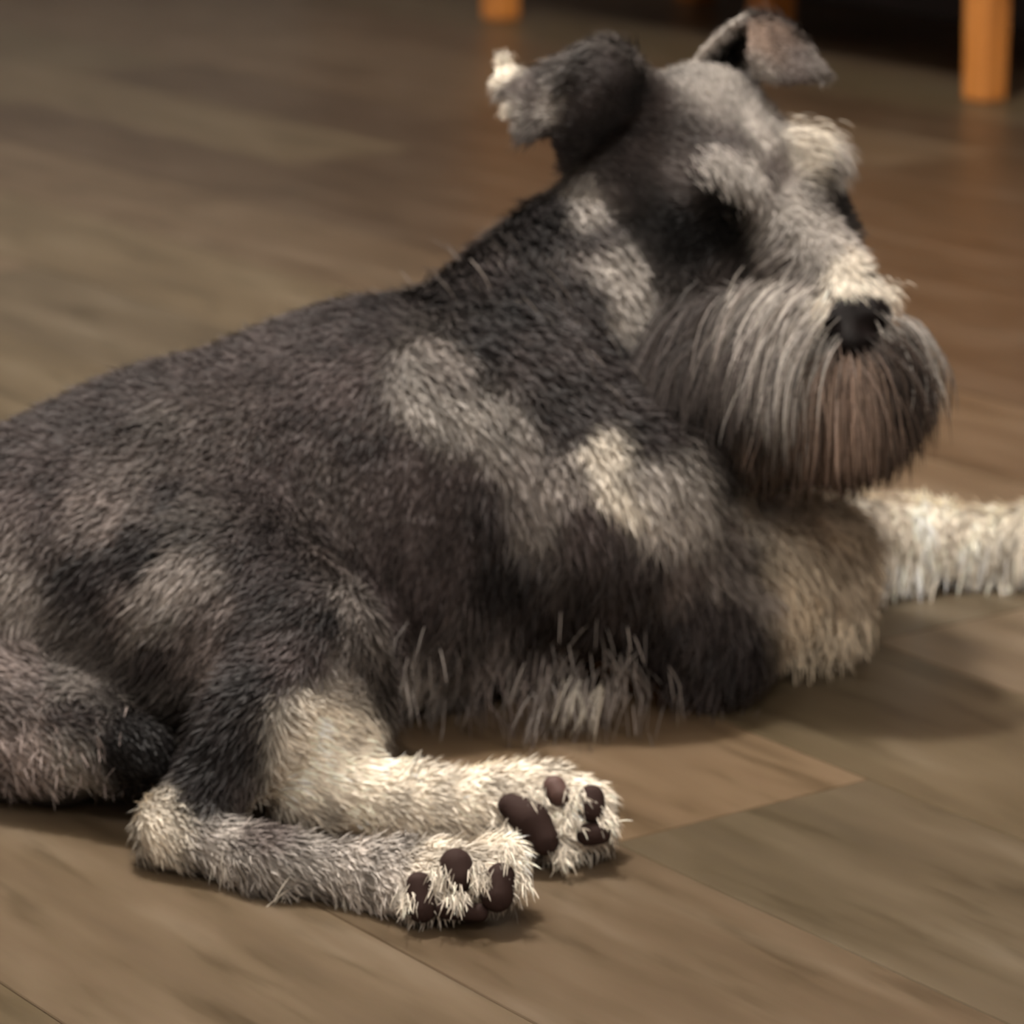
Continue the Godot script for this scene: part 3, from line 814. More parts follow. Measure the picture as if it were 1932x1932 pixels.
	fur(Vector3(0.1987, 0.0412, -0.2073), 0.0236, Color(0.988, 0.939, 0.869), 0.0130, Vector3(-0.2381, -0.8732, 0.4253))
	fur(Vector3(0.2369, 0.0321, -0.2297), 0.0239, Color(0.988, 0.939, 0.869), 0.0130, Vector3(-0.2381, -0.8732, 0.4253))
	fur(Vector3(0.2798, 0.0272, -0.2367), 0.0270, Color(1.000, 0.958, 0.886), 0.0130, Vector3(-0.2381, -0.8732, 0.4253))
	fur(Vector3(0.3317, 0.0245, -0.2236), 0.0357, Color(0.988, 0.939, 0.869), 0.0130, Vector3(-0.2381, -0.8732, 0.4253))
	# hind feet
	fur(Vector3(-0.1553, 0.0177, 0.2289), 0.0140, Color(0.810, 0.770, 0.712), 0.0075, Vector3(0.8433, -0.4832, 0.2354))
	fur(Vector3(-0.1263, 0.0151, 0.2420), 0.0162, Color(0.645, 0.614, 0.587), 0.0075, Vector3(0.8433, -0.4832, 0.2354))
	fur(Vector3(-0.0930, 0.0117, 0.2594), 0.0160, Color(0.611, 0.582, 0.556), 0.0075, Vector3(0.8433, -0.4832, 0.2354))
	fur(Vector3(-0.0603, 0.0173, 0.2745), 0.0159, Color(0.713, 0.679, 0.649), 0.0075, Vector3(0.8433, -0.4832, 0.2354))
	fur(Vector3(-0.0261, 0.0259, 0.2846), 0.0157, Color(0.870, 0.826, 0.765), 0.0075, Vector3(0.8433, -0.4832, 0.2354))
	fur(Vector3(-0.0014, 0.0297, 0.2754), 0.0136, Color(0.939, 0.892, 0.825), 0.0075, Vector3(0.8433, -0.4832, 0.2354))
	fur(Vector3(-0.1073, 0.0245, 0.2478), 0.0092, Color(0.425, 0.385, 0.371), 0.0075, Vector3(0.8433, -0.4832, 0.2354))
	fur(Vector3(-0.0873, 0.0516, 0.1828), 0.0179, Color(0.939, 0.892, 0.825), 0.0070, Vector3(0.9580, -0.2305, 0.1703))
	fur(Vector3(-0.0968, 0.0331, 0.1876), 0.0167, Color(0.939, 0.892, 0.825), 0.0070, Vector3(0.9580, -0.2305, 0.1703))
	fur(Vector3(-0.0636, 0.0272, 0.1851), 0.0191, Color(0.988, 0.939, 0.869), 0.0070, Vector3(0.9580, -0.2305, 0.1703))
	fur(Vector3(-0.0275, 0.0288, 0.1970), 0.0190, Color(0.919, 0.873, 0.808), 0.0070, Vector3(0.9580, -0.2305, 0.1703))
	fur(Vector3(0.0080, 0.0347, 0.1996), 0.0142, Color(0.909, 0.864, 0.799), 0.0070, Vector3(0.9580, -0.2305, 0.1703))
	fur(Vector3(0.0293, 0.0246, 0.2064), 0.0142, Color(0.939, 0.892, 0.825), 0.0070, Vector3(0.9580, -0.2305, 0.1703))
	fur(Vector3(-0.0686, 0.0073, 0.1861), 0.0144, Color(0.988, 0.939, 0.869), 0.0070, Vector3(0.9580, -0.2305, 0.1703))
	fur(Vector3(-0.0783, 0.0641, 0.1671), 0.0108, Color(0.577, 0.549, 0.525), 0.0070, Vector3(0.9580, -0.2305, 0.1703))
	# neck
	fur(Vector3(0.0120, 0.2325, -0.1043), 0.0164, Color(0.147, 0.130, 0.130), 0.0150, Vector3(0.6116, -0.7386, 0.2836))
	fur(Vector3(-0.0179, 0.2103, -0.0902), 0.0163, Color(0.207, 0.183, 0.180), 0.0150, Vector3(0.6116, -0.7386, 0.2836))
	fur(Vector3(-0.0367, 0.1995, -0.0750), 0.0135, Color(0.186, 0.165, 0.162), 0.0150, Vector3(0.6116, -0.7386, 0.2836))
	fur(Vector3(-0.0016, 0.2018, -0.0632), 0.0161, Color(0.147, 0.130, 0.130), 0.0150, Vector3(0.6116, -0.7386, 0.2836))
	fur(Vector3(0.0252, 0.2026, -0.0593), 0.0161, Color(0.186, 0.165, 0.162), 0.0150, Vector3(0.6116, -0.7386, 0.2836))
	fur(Vector3(0.0090, 0.1817, -0.0290), 0.0158, Color(0.207, 0.183, 0.180), 0.0150, Vector3(0.6116, -0.7386, 0.2836))
	fur(Vector3(-0.0175, 0.1860, -0.0343), 0.0132, Color(0.147, 0.130, 0.130), 0.0150, Vector3(0.6116, -0.7386, 0.2836))
	fur(Vector3(0.0355, 0.1758, -0.0316), 0.0159, Color(0.207, 0.183, 0.180), 0.0150, Vector3(0.6116, -0.7386, 0.2836))
	fur(Vector3(0.0570, 0.1681, -0.0420), 0.0160, Color(0.159, 0.140, 0.140), 0.0150, Vector3(0.6116, -0.7386, 0.2836))
	fur(Vector3(0.0298, 0.1572, -0.0061), 0.0157, Color(0.176, 0.156, 0.153), 0.0150, Vector3(0.6116, -0.7386, 0.2836))
	fur(Vector3(0.0615, 0.1503, -0.0125), 0.0158, Color(0.207, 0.183, 0.180), 0.0150, Vector3(0.6116, -0.7386, 0.2836))
	fur(Vector3(0.0787, 0.1560, -0.0471), 0.0134, Color(0.258, 0.234, 0.225), 0.0150, Vector3(0.6116, -0.7386, 0.2836))
	fur(Vector3(0.0416, 0.2282, -0.0825), 0.0108, Color(0.207, 0.183, 0.180), 0.0150, Vector3(0.6116, -0.7386, 0.2836))
	# head
	fur(Vector3(0.1101, 0.2960, -0.1396), 0.0240, Color(0.550, 0.523, 0.500), 0.0045, Vector3(-0.5621, 0.4785, -0.6746))
	fur(Vector3(0.1314, 0.2807, -0.1238), 0.0180, Color(0.615, 0.585, 0.559), 0.0045, Vector3(-0.5621, 0.4785, -0.6746))
	fur(Vector3(0.1119, 0.2719, -0.1078), 0.0160, Color(0.304, 0.275, 0.265), 0.0045, Vector3(-0.5621, 0.4785, -0.6746))
	fur(Vector3(0.0896, 0.2787, -0.1201), 0.0220, Color(0.270, 0.245, 0.235), 0.0050, Vector3(-0.7698, 0.4210, -0.4798))
	fur(Vector3(0.0725, 0.2789, -0.1353), 0.0200, Color(0.243, 0.216, 0.212), 0.0050, Vector3(-0.7921, 0.1648, -0.5878))
	fur(Vector3(0.0882, 0.2548, -0.1136), 0.0160, Color(0.287, 0.260, 0.250), 0.0045, Vector3(-0.5922, 0.1218, -0.7965))
	fur(Vector3(0.1164, 0.2193, -0.1015), 0.0130, Color(0.067, 0.059, 0.059), 0.0050, Vector3(-0.4206, -0.5627, -0.7117))
	fur(Vector3(0.1619, 0.2373, -0.1326), 0.0160, Color(0.080, 0.071, 0.071), 0.0040, Vector3(-0.4206, -0.5627, -0.7117))
	fur(Vector3(0.1630, 0.2259, -0.1267), 0.0130, Color(0.107, 0.094, 0.094), 0.0060, Vector3(-0.4206, -0.5627, -0.7117))
	fur(Vector3(0.1626, 0.2398, -0.1224), 0.0120, Color(0.053, 0.047, 0.047), 0.0040, Vector3(-0.4206, -0.5627, -0.7117))
	fur(Vector3(0.1695, 0.2288, -0.1153), 0.0110, Color(0.067, 0.059, 0.059), 0.0050, Vector3(-0.4206, -0.5627, -0.7117))
	fur(Vector3(0.0706, 0.2491, -0.1325), 0.0180, Color(0.231, 0.205, 0.201), 0.0050, Vector3(-0.5794, -0.0365, -0.8143))
	fur(Vector3(0.1090, 0.2381, -0.1057), 0.0150, Color(0.100, 0.088, 0.088), 0.0035, Vector3(-0.5313, -0.2757, -0.8011))
	fur(Vector3(0.0940, 0.2307, -0.1162), 0.0270, Color(0.060, 0.053, 0.053), 0.0050, Vector3(-0.5313, -0.2757, -0.8011))
	fur(Vector3(0.1103, 0.2287, -0.1060), 0.0150, Color(0.060, 0.053, 0.053), 0.0040, Vector3(-0.5313, -0.2757, -0.8011))
	fur(Vector3(0.0797, 0.2188, -0.1335), 0.0240, Color(0.067, 0.059, 0.059), 0.0070, Vector3(-0.4514, -0.4984, -0.7401))
	fur(Vector3(0.0763, 0.2374, -0.1323), 0.0160, Color(0.113, 0.100, 0.100), 0.0060, Vector3(-0.4514, -0.4984, -0.7401))
	fur(Vector3(0.1537, 0.2436, -0.1390), 0.0160, Color(0.113, 0.100, 0.100), 0.0035, Vector3(-0.5313, -0.2757, -0.8011))
	fur(Vector3(0.1471, 0.2389, -0.1666), 0.0220, Color(0.113, 0.100, 0.100), 0.0060, Vector3(-0.5313, -0.2757, -0.8011))
	fur(Vector3(0.1200, 0.2599, -0.0993), 0.0110, Color(0.647, 0.616, 0.588), 0.0080, Vector3(-0.2770, -0.1773, 0.9443))
	fur(Vector3(0.1534, 0.2637, -0.1246), 0.0130, Color(0.847, 0.805, 0.745), 0.0080, Vector3(0.9992, 0.0288, 0.0270))
	fur(Vector3(0.1389, 0.2571, -0.1082), 0.0130, Color(0.371, 0.336, 0.324), 0.0040, Vector3(-0.5141, 0.6395, -0.5716))
	fur(Vector3(0.1483, 0.2419, -0.0986), 0.0130, Color(0.582, 0.554, 0.529), 0.0040, Vector3(0.5405, -0.5626, 0.6256))
	fur(Vector3(0.1589, 0.2297, -0.0865), 0.0140, Color(0.679, 0.646, 0.618), 0.0050, Vector3(0.3628, -0.8799, 0.3070))
	fur(Vector3(0.1700, 0.2162, -0.0742), 0.0120, Color(0.866, 0.823, 0.761), 0.0060, Vector3(0.0202, -0.9811, -0.1923))
	fur(Vector3(0.1296, 0.2297, -0.0962), 0.0120, Color(0.550, 0.523, 0.500), 0.0100, Vector3(-0.3641, -0.9276, -0.0840))
	fur(Vector3(0.1370, 0.2156, -0.0857), 0.0150, Color(0.478, 0.447, 0.427), 0.0160, Vector3(-0.6569, -0.6823, -0.3208))
	fur(Vector3(0.1482, 0.2047, -0.0760), 0.0130, Color(0.478, 0.447, 0.427), 0.0180, Vector3(-0.5772, -0.7889, -0.2107))
	fur(Vector3(0.1692, 0.2208, -0.1088), 0.0160, Color(0.478, 0.447, 0.427), 0.0160, Vector3(0.0889, -0.6231, -0.7771))
	fur(Vector3(0.1575, 0.2353, -0.1184), 0.0140, Color(0.431, 0.402, 0.385), 0.0080, Vector3(0.2239, -0.8326, -0.5066))
	fur(Vector3(0.1140, 0.2077, -0.1091), 0.0160, Color(0.320, 0.291, 0.279), 0.0200, Vector3(-0.5109, -0.7636, -0.3948))
	# pale band behind the cheek, beard
	fur(Vector3(0.0351, 0.2385, -0.1018), 0.0103, Color(0.615, 0.585, 0.559), 0.0120, Vector3(0.3289, -0.8853, 0.3288))
	fur(Vector3(0.0496, 0.2159, -0.0752), 0.0129, Color(0.615, 0.585, 0.559), 0.0120, Vector3(0.3289, -0.8853, 0.3288))
	fur(Vector3(0.0627, 0.1940, -0.0612), 0.0121, Color(0.582, 0.554, 0.529), 0.0120, Vector3(0.3289, -0.8853, 0.3288))
	fur(Vector3(0.0763, 0.1750, -0.0603), 0.0107, Color(0.431, 0.402, 0.385), 0.0140, Vector3(0.3289, -0.8853, 0.3288))
	fur(Vector3(0.0381, 0.2470, -0.1164), 0.0069, Color(0.615, 0.585, 0.559), 0.0100, Vector3(0.3289, -0.8853, 0.3288))
	fur(Vector3(0.0980, 0.1638, -0.0615), 0.0162, Color(0.320, 0.291, 0.279), 0.0260, Vector3(0.0199, -0.9373, 0.3480))
	fur(Vector3(0.0976, 0.1369, -0.0462), 0.0188, Color(0.270, 0.245, 0.235), 0.0260, Vector3(0.0199, -0.9373, 0.3480))
	fur(Vector3(0.1220, 0.1490, -0.0535), 0.0161, Color(0.337, 0.306, 0.294), 0.0280, Vector3(0.0199, -0.9373, 0.3480))
	fur(Vector3(0.1422, 0.1681, -0.0420), 0.0133, Color(0.455, 0.425, 0.406), 0.0260, Vector3(0.0199, -0.9373, 0.3480))
	fur(Vector3(0.1586, 0.1414, -0.0391), 0.0160, Color(0.445, 0.371, 0.325), 0.0280, Vector3(0.0199, -0.9373, 0.3480))
	fur(Vector3(0.1799, 0.1362, -0.0378), 0.0160, Color(0.318, 0.265, 0.232), 0.0260, Vector3(0.0199, -0.9373, 0.3480))
	fur(Vector3(0.1933, 0.1517, -0.0418), 0.0133, Color(0.296, 0.247, 0.217), 0.0240, Vector3(0.0199, -0.9373, 0.3480))
	fur(Vector3(0.1363, 0.1228, -0.0591), 0.0162, Color(0.339, 0.282, 0.248), 0.0260, Vector3(0.0199, -0.9373, 0.3480))
	fur(Vector3(0.1658, 0.1638, -0.0367), 0.0106, Color(0.485, 0.462, 0.441), 0.0200, Vector3(0.0199, -0.9373, 0.3480))
	# ears
	fur(Vector3(0.0496, 0.3068, -0.1010), 0.0121, Color(0.195, 0.173, 0.169), 0.0027, Vector3(-0.8321, 0.5366, -0.1404))
	fur(Vector3(0.0336, 0.2713, -0.1021), 0.0136, Color(0.160, 0.141, 0.141), 0.0027, Vector3(-0.8321, 0.5366, -0.1404))
	fur(Vector3(0.0389, 0.2930, -0.1026), 0.0081, Color(0.207, 0.183, 0.180), 0.0023, Vector3(-0.8321, 0.5366, -0.1404))
	fur(Vector3(0.0624, 0.2975, -0.1193), 0.0098, Color(0.067, 0.059, 0.059), 0.0018, Vector3(-0.8321, 0.5366, -0.1404))
	fur(Vector3(0.0499, 0.2844, -0.1055), 0.0108, Color(0.120, 0.106, 0.106), 0.0023, Vector3(-0.8321, 0.5366, -0.1404))
	fur(Vector3(0.0216, 0.2928, -0.1232), 0.0068, Color(0.582, 0.554, 0.529), 0.0023, Vector3(-0.8321, 0.5366, -0.1404))
	fur(Vector3(0.0680, 0.3073, -0.1477), 0.0050, Color(0.582, 0.554, 0.529), 0.0023, Vector3(-0.8321, 0.5366, -0.1404))
	fur(Vector3(0.0094, 0.2933, -0.1389), 0.0096, Color(0.337, 0.306, 0.294), 0.0023, Vector3(-0.8321, 0.5366, -0.1404))
	fur(Vector3(-0.0066, 0.3053, -0.1523), 0.0078, Color(0.941, 0.894, 0.827), 0.0023, Vector3(-0.8321, 0.5366, -0.1404))
	fur(Vector3(-0.0003, 0.2827, -0.1361), 0.0069, Color(0.647, 0.616, 0.588), 0.0036, Vector3(-0.8321, 0.5366, -0.1404))
	fur(Vector3(0.0910, 0.2993, -0.1766), 0.0084, Color(0.712, 0.677, 0.647), 0.0023, Vector3(0.7071, -0.6841, 0.1790))
	fur(Vector3(0.1050, 0.3129, -0.1801), 0.0084, Color(0.744, 0.708, 0.676), 0.0023, Vector3(0.7071, -0.6841, 0.1790))
	fur(Vector3(0.1203, 0.3253, -0.1813), 0.0070, Color(0.712, 0.677, 0.647), 0.0023, Vector3(0.7071, -0.6841, 0.1790))
	fur(Vector3(0.1209, 0.3035, -0.2087), 0.0100, Color(0.120, 0.106, 0.106), 0.0018, Vector3(0.7071, -0.6841, 0.1790))
	fur(Vector3(0.1064, 0.2932, -0.2008), 0.0071, Color(0.304, 0.275, 0.265), 0.0018, Vector3(0.7071, -0.6841, 0.1790))
	fur(Vector3(0.1337, 0.3194, -0.1508), 0.0138, Color(0.424, 0.353, 0.310), 0.0023, Vector3(0.7071, -0.6841, 0.1790))
	fur(Vector3(0.1444, 0.3067, -0.1423), 0.0110, Color(0.354, 0.321, 0.309), 0.0023, Vector3(0.7071, -0.6841, 0.1790))
	fur(Vector3(0.1604, 0.3094, -0.1534), 0.0089, Color(0.502, 0.469, 0.449), 0.0027, Vector3(0.7071, -0.6841, 0.1790))

func dog_locks(dog: Node3D) -> void:
	var m := fur_material()
	var h := Hair.new()
	h.rng.seed = 51
	lock(h, Vector3(0.0811, 0.1805, -0.0473), Vector3(-0.6443, -0.4622, 0.6093), 0.0440, 150, 0.0120, Color(0.270, 0.245, 0.235), 0.7000, 0.0007, 0.1300, Vector3(0.5500, -0.4376, -0.0922))
	lock(h, Vector3(0.0891, 0.1934, -0.0507), Vector3(-0.6443, -0.4622, 0.6093), 0.0500, 150, 0.0120, Color(0.236, 0.214, 0.206), 0.7000, 0.0007, 0.1300, Vector3(0.5500, -0.4376, -0.0922))
	lock(h, Vector3(0.0965, 0.1826, -0.0375), Vector3(-0.6443, -0.4622, 0.6093), 0.0500, 150, 0.0120, Color(0.253, 0.229, 0.221), 0.7000, 0.0007, 0.1300, Vector3(0.5500, -0.4376, -0.0922))
	lock(h, Vector3(0.1048, 0.1970, -0.0465), Vector3(-0.6443, -0.4622, 0.6093), 0.0500, 150, 0.0120, Color(0.270, 0.245, 0.235), 0.7000, 0.0007, 0.1300, Vector3(0.5500, -0.4376, -0.0922))
	lock(h, Vector3(0.1121, 0.1862, -0.0333), Vector3(-0.6443, -0.4622, 0.6093), 0.0500, 150, 0.0120, Color(0.270, 0.245, 0.235), 0.7000, 0.0007, 0.1300, Vector3(0.5500, -0.4376, -0.0922))
	lock(h, Vector3(0.1204, 0.2006, -0.0422), Vector3(-0.6443, -0.4622, 0.6093), 0.0520, 150, 0.0120, Color(0.455, 0.425, 0.406), 0.7000, 0.0007, 0.1300, Vector3(0.5500, -0.4376, -0.0922))
	lock(h, Vector3(0.1276, 0.1872, -0.0284), Vector3(-0.6443, -0.4622, 0.6093), 0.0520, 150, 0.0120, Color(0.270, 0.245, 0.235), 0.7000, 0.0007, 0.1300, Vector3(0.5500, -0.4376, -0.0922))
	lock(h, Vector3(0.1283, 0.2057, -0.0436), Vector3(-0.6443, -0.4622, 0.6093), 0.0500, 150, 0.0120, Color(0.582, 0.554, 0.529), 0.7000, 0.0007, 0.1300, Vector3(0.5500, -0.4376, -0.0922))
	lock(h, Vector3(0.1342, 0.1974, -0.0311), Vector3(-0.6443, -0.4622, 0.6093), 0.0550, 150, 0.0120, Color(0.337, 0.306, 0.294), 0.7000, 0.0007, 0.1300, Vector3(0.5500, -0.4376, -0.0922))
	lock(h, Vector3(0.1378, 0.1883, -0.0235), Vector3(-0.6443, -0.4622, 0.6093), 0.0550, 150, 0.0120, Color(0.304, 0.275, 0.265), 0.7000, 0.0007, 0.1300, Vector3(0.5500, -0.4376, -0.0922))
	lock(h, Vector3(0.1433, 0.2055, -0.0311), Vector3(-0.6443, -0.4622, 0.6093), 0.0650, 150, 0.0120, Color(0.615, 0.585, 0.559), 0.7000, 0.0007, 0.1300, Vector3(0.5500, -0.4376, -0.0922))
	lock(h, Vector3(0.1467, 0.1965, -0.0226), Vector3(-0.6443, -0.4622, 0.6093), 0.0650, 150, 0.0120, Color(0.550, 0.523, 0.500), 0.7000, 0.0007, 0.1300, Vector3(0.5500, -0.4376, -0.0922))
	lock(h, Vector3(0.1507, 0.1863, -0.0199), Vector3(-0.5037, -0.5928, 0.6284), 0.0600, 150, 0.0100, Color(0.485, 0.462, 0.441), 0.8000, 0.0007, 0.1200, Vector3(0.4950, -0.4629, -0.1890))
	lock(h, Vector3(0.1544, 0.1791, -0.0159), Vector3(-0.3904, -0.6318, 0.6697), 0.0550, 150, 0.0100, Color(0.318, 0.265, 0.232), 0.8000, 0.0007, 0.1200, Vector3(0.3600, -0.4629, -0.1890))
	lock(h, Vector3(0.1608, 0.1745, -0.0127), Vector3(-0.1570, -0.6777, 0.7184), 0.0550, 150, 0.0100, Color(0.402, 0.335, 0.294), 0.8000, 0.0007, 0.1200, Vector3(0.1350, -0.4629, -0.1890))
	lock(h, Vector3(0.1674, 0.1732, -0.0123), Vector3(0.1054, -0.6824, 0.7233), 0.0550, 150, 0.0100, Color(0.424, 0.353, 0.310), 0.8000, 0.0007, 0.1200, Vector3(-0.0900, -0.4629, -0.1890))
	lock(h, Vector3(0.1741, 0.1741, -0.0146), Vector3(0.3478, -0.6434, 0.6820), 0.0550, 150, 0.0100, Color(0.318, 0.265, 0.232), 0.8000, 0.0007, 0.1200, Vector3(-0.3150, -0.4629, -0.1890))
	lock(h, Vector3(0.1809, 0.1787, -0.0179), Vector3(0.5367, -0.5790, 0.6138), 0.0550, 150, 0.0100, Color(0.233, 0.194, 0.170), 0.8000, 0.0007, 0.1200, Vector3(-0.5400, -0.4629, -0.1890))
	lock(h, Vector3(0.1865, 0.1855, -0.0238), Vector3(0.6468, -0.5234, 0.5548), 0.0540, 150, 0.0100, Color(0.212, 0.176, 0.155), 0.8000, 0.0007, 0.1200, Vector3(-0.7200, -0.4629, -0.1890))
	lock(h, Vector3(0.1915, 0.1913, -0.0346), Vector3(0.7096, -0.4835, 0.5125), 0.0520, 150, 0.0100, Color(0.518, 0.493, 0.471), 0.8000, 0.0007, 0.1200, Vector3(-0.8550, -0.4629, -0.1890))
	lock(h, Vector3(0.1104, 0.1552, -0.0407), Vector3(-0.2017, -0.8805, 0.4289), 0.0331, 170, 0.0150, Color(0.253, 0.229, 0.221), 1.0000, 0.0007, 0.1600)
	lock(h, Vector3(0.1257, 0.1523, -0.0296), Vector3(-0.1455, -0.8894, 0.4333), 0.0313, 170, 0.0150, Color(0.254, 0.212, 0.186), 1.0000, 0.0007, 0.1600)
	lock(h, Vector3(0.1412, 0.1509, -0.0241), Vector3(-0.0879, -0.8955, 0.4362), 0.0331, 170, 0.0150, Color(0.318, 0.265, 0.232), 1.0000, 0.0007, 0.1600)
	lock(h, Vector3(0.1566, 0.1495, -0.0185), Vector3(-0.0294, -0.8986, 0.4377), 0.0304, 170, 0.0150, Color(0.360, 0.300, 0.263), 1.0000, 0.0007, 0.1600)
	lock(h, Vector3(0.1725, 0.1546, -0.0199), Vector3(0.0294, -0.8986, 0.4377), 0.0294, 170, 0.0150, Color(0.318, 0.265, 0.232), 1.0000, 0.0007, 0.1600)
	lock(h, Vector3(0.1856, 0.1622, -0.0219), Vector3(0.0782, -0.8963, 0.4366), 0.0276, 170, 0.0150, Color(0.212, 0.176, 0.155), 1.0000, 0.0007, 0.1600)
	lock(h, Vector3(0.1941, 0.1688, -0.0287), Vector3(0.1072, -0.8938, 0.4354), 0.0258, 170, 0.0150, Color(0.212, 0.176, 0.155), 1.0000, 0.0007, 0.1600)
	lock(h, Vector3(0.1666, 0.2097, -0.0395), Vector3(0.3244, -0.2655, 0.9079), 0.0070, 160, 0.0070, Color(0.800, 0.760, 0.703), 0.8000, 0.0004, 0.2500)
	lock(h, Vector3(0.1774, 0.2101, -0.0416), Vector3(0.7071, -0.2673, 0.6547), 0.0070, 160, 0.0070, Color(0.800, 0.760, 0.703), 0.8000, 0.0004, 0.2500)
	lock(h, Vector3(0.1862, 0.2067, -0.0438), Vector3(0.7683, -0.4476, 0.4575), 0.0070, 160, 0.0070, Color(0.800, 0.760, 0.703), 0.8000, 0.0004, 0.2500)
	lock(h, Vector3(0.1528, 0.2054, -0.0249), Vector3(-0.6082, -0.6778, 0.4131), 0.0200, 40, 0.0050, Color(0.847, 0.805, 0.745), 0.7000, 0.0007, 0.1600)
	lock(h, Vector3(0.1559, 0.2092, -0.0259), Vector3(-0.6082, -0.6778, 0.4131), 0.0200, 40, 0.0050, Color(0.847, 0.805, 0.745), 0.7000, 0.0007, 0.1600)
	tag(put("beard", h.mesh(), m, dog), "long drooping beard and whiskers, pale at the sides and brown in front", "", "", "stuff")
	h = Hair.new()
	h.rng.seed = 52
	lock(h, Vector3(0.1011, 0.2682, -0.0703), Vector3(0.4739, -0.0766, 0.8772), 0.0110, 260, 0.0090, Color(0.550, 0.523, 0.500), 0.9000, 0.0004, 0.2000)
	lock(h, Vector3(0.1101, 0.2652, -0.0643), Vector3(0.3478, -0.2795, 0.8949), 0.0110, 260, 0.0090, Color(0.550, 0.523, 0.500), 0.9000, 0.0004, 0.2000)
	lock(h, Vector3(0.1181, 0.2600, -0.0629), Vector3(0.2873, -0.3620, 0.8868), 0.0110, 260, 0.0090, Color(0.550, 0.523, 0.500), 0.9000, 0.0004, 0.2000)
	tag(put("eyebrow", h.mesh(), m, dog), "pale grey eyebrow tuft", "", "", "stuff")
	h = Hair.new()
	h.rng.seed = 53
	lock(h, Vector3(0.1477, 0.2722, -0.1230), Vector3(0.9113, 0.2248, 0.3449), 0.0120, 260, 0.0090, Color(0.779, 0.740, 0.685), 0.9000, 0.0004, 0.2000)
	lock(h, Vector3(0.1559, 0.2696, -0.1223), Vector3(0.9435, -0.0218, 0.3308), 0.0120, 260, 0.0090, Color(0.762, 0.724, 0.670), 0.9000, 0.0004, 0.2000)
	lock(h, Vector3(0.1632, 0.2648, -0.1262), Vector3(0.8742, -0.3021, 0.3802), 0.0120, 260, 0.0090, Color(0.582, 0.554, 0.529), 0.9000, 0.0004, 0.2000)
	lock(h, Vector3(0.1632, 0.2595, -0.1248), Vector3(0.6835, -0.5964, 0.4210), 0.0120, 260, 0.0090, Color(0.524, 0.499, 0.476), 0.9000, 0.0004, 0.2000)
	tag(put("eyebrow", h.mesh(), m, dog), "bright eyebrow tuft", "", "", "stuff")
	h = Hair.new()
	h.rng.seed = 54
	lock(h, Vector3(-0.0042, 0.3086, -0.1511), Vector3(-0.3123, 0.9461, -0.0861), 0.0045, 160, 0.0042, Color(0.847, 0.805, 0.745), 0.3000, 0.0004, 0.3000)
	lock(h, Vector3(-0.0055, 0.2996, -0.1457), Vector3(-0.9117, -0.2731, 0.3070), 0.0045, 160, 0.0042, Color(0.847, 0.805, 0.745), 0.3000, 0.0004, 0.3000)
	lock(h, Vector3(-0.0014, 0.2870, -0.1372), Vector3(-0.4767, -0.7819, 0.4017), 0.0055, 180, 0.0042, Color(0.762, 0.724, 0.670), 0.3000, 0.0004, 0.3000)
	lock(h, Vector3(0.0041, 0.2781, -0.1318), Vector3(-0.0976, -0.8947, 0.4358), 0.0050, 140, 0.0042, Color(0.582, 0.554, 0.529), 0.3000, 0.0004, 0.3000)
	lock(h, Vector3(-0.0594, 0.0545, 0.0911), Vector3(-0.0953, -0.8500, 0.5181), 0.0208, 80, 0.0220, Color(0.477, 0.446, 0.426), 0.7000, 0.0005, 0.3000)
	lock(h, Vector3(-0.0438, 0.0272, 0.0114), Vector3(0.0000, -0.8539, 0.5204), 0.0208, 80, 0.0220, Color(0.427, 0.399, 0.382), 0.7000, 0.0005, 0.3000)
	lock(h, Vector3(-0.0230, 0.0175, -0.0109), Vector3(0.0953, -0.8500, 0.5181), 0.0192, 80, 0.0220, Color(0.354, 0.321, 0.309), 0.7000, 0.0005, 0.3000)
	lock(h, Vector3(-0.0016, 0.0317, 0.0392), Vector3(0.0478, -0.8529, 0.5198), 0.0208, 80, 0.0220, Color(0.354, 0.321, 0.309), 0.7000, 0.0005, 0.3000)
	lock(h, Vector3(0.0193, 0.0252, 0.0357), Vector3(-0.0953, -0.8500, 0.5181), 0.0224, 80, 0.0220, Color(0.402, 0.376, 0.359), 0.7000, 0.0005, 0.3000)
	lock(h, Vector3(0.0350, 0.0262, 0.0303), Vector3(-0.0953, -0.8500, 0.5181), 0.0224, 70, 0.0220, Color(0.452, 0.422, 0.404), 0.7000, 0.0005, 0.3000)
	lock(h, Vector3(0.0561, 0.0247, 0.0255), Vector3(0.0953, -0.8500, 0.5181), 0.0192, 70, 0.0220, Color(0.452, 0.422, 0.404), 0.7000, 0.0005, 0.3000)
	lock(h, Vector3(0.0815, 0.0150, -0.0144), Vector3(-0.1881, -0.8387, 0.5111), 0.0160, 70, 0.0220, Color(0.255, 0.226, 0.222), 0.7000, 0.0005, 0.3000)
	lock(h, Vector3(0.1023, 0.0212, -0.0036), Vector3(-0.2762, -0.8207, 0.5002), 0.0144, 70, 0.0220, Color(0.255, 0.226, 0.222), 0.7000, 0.0005, 0.3000)
	lock(h, Vector3(0.0308, 0.0307, 0.0446), Vector3(-0.2988, -0.7178, 0.6289), 0.0270, 13, 0.0042, Color(0.678, 0.644, 0.596), 0.4000, 0.0006, 0.2200)
	lock(h, Vector3(0.0426, 0.0267, 0.0405), Vector3(-0.4082, -0.6866, 0.6016), 0.0288, 13, 0.0042, Color(0.602, 0.572, 0.530), 0.4000, 0.0006, 0.2200)
	lock(h, Vector3(-0.0394, 0.0442, 0.1909), Vector3(-0.5659, -0.7412, 0.3611), 0.0171, 11, 0.0042, Color(0.715, 0.680, 0.629), 0.4000, 0.0005, 0.2200)
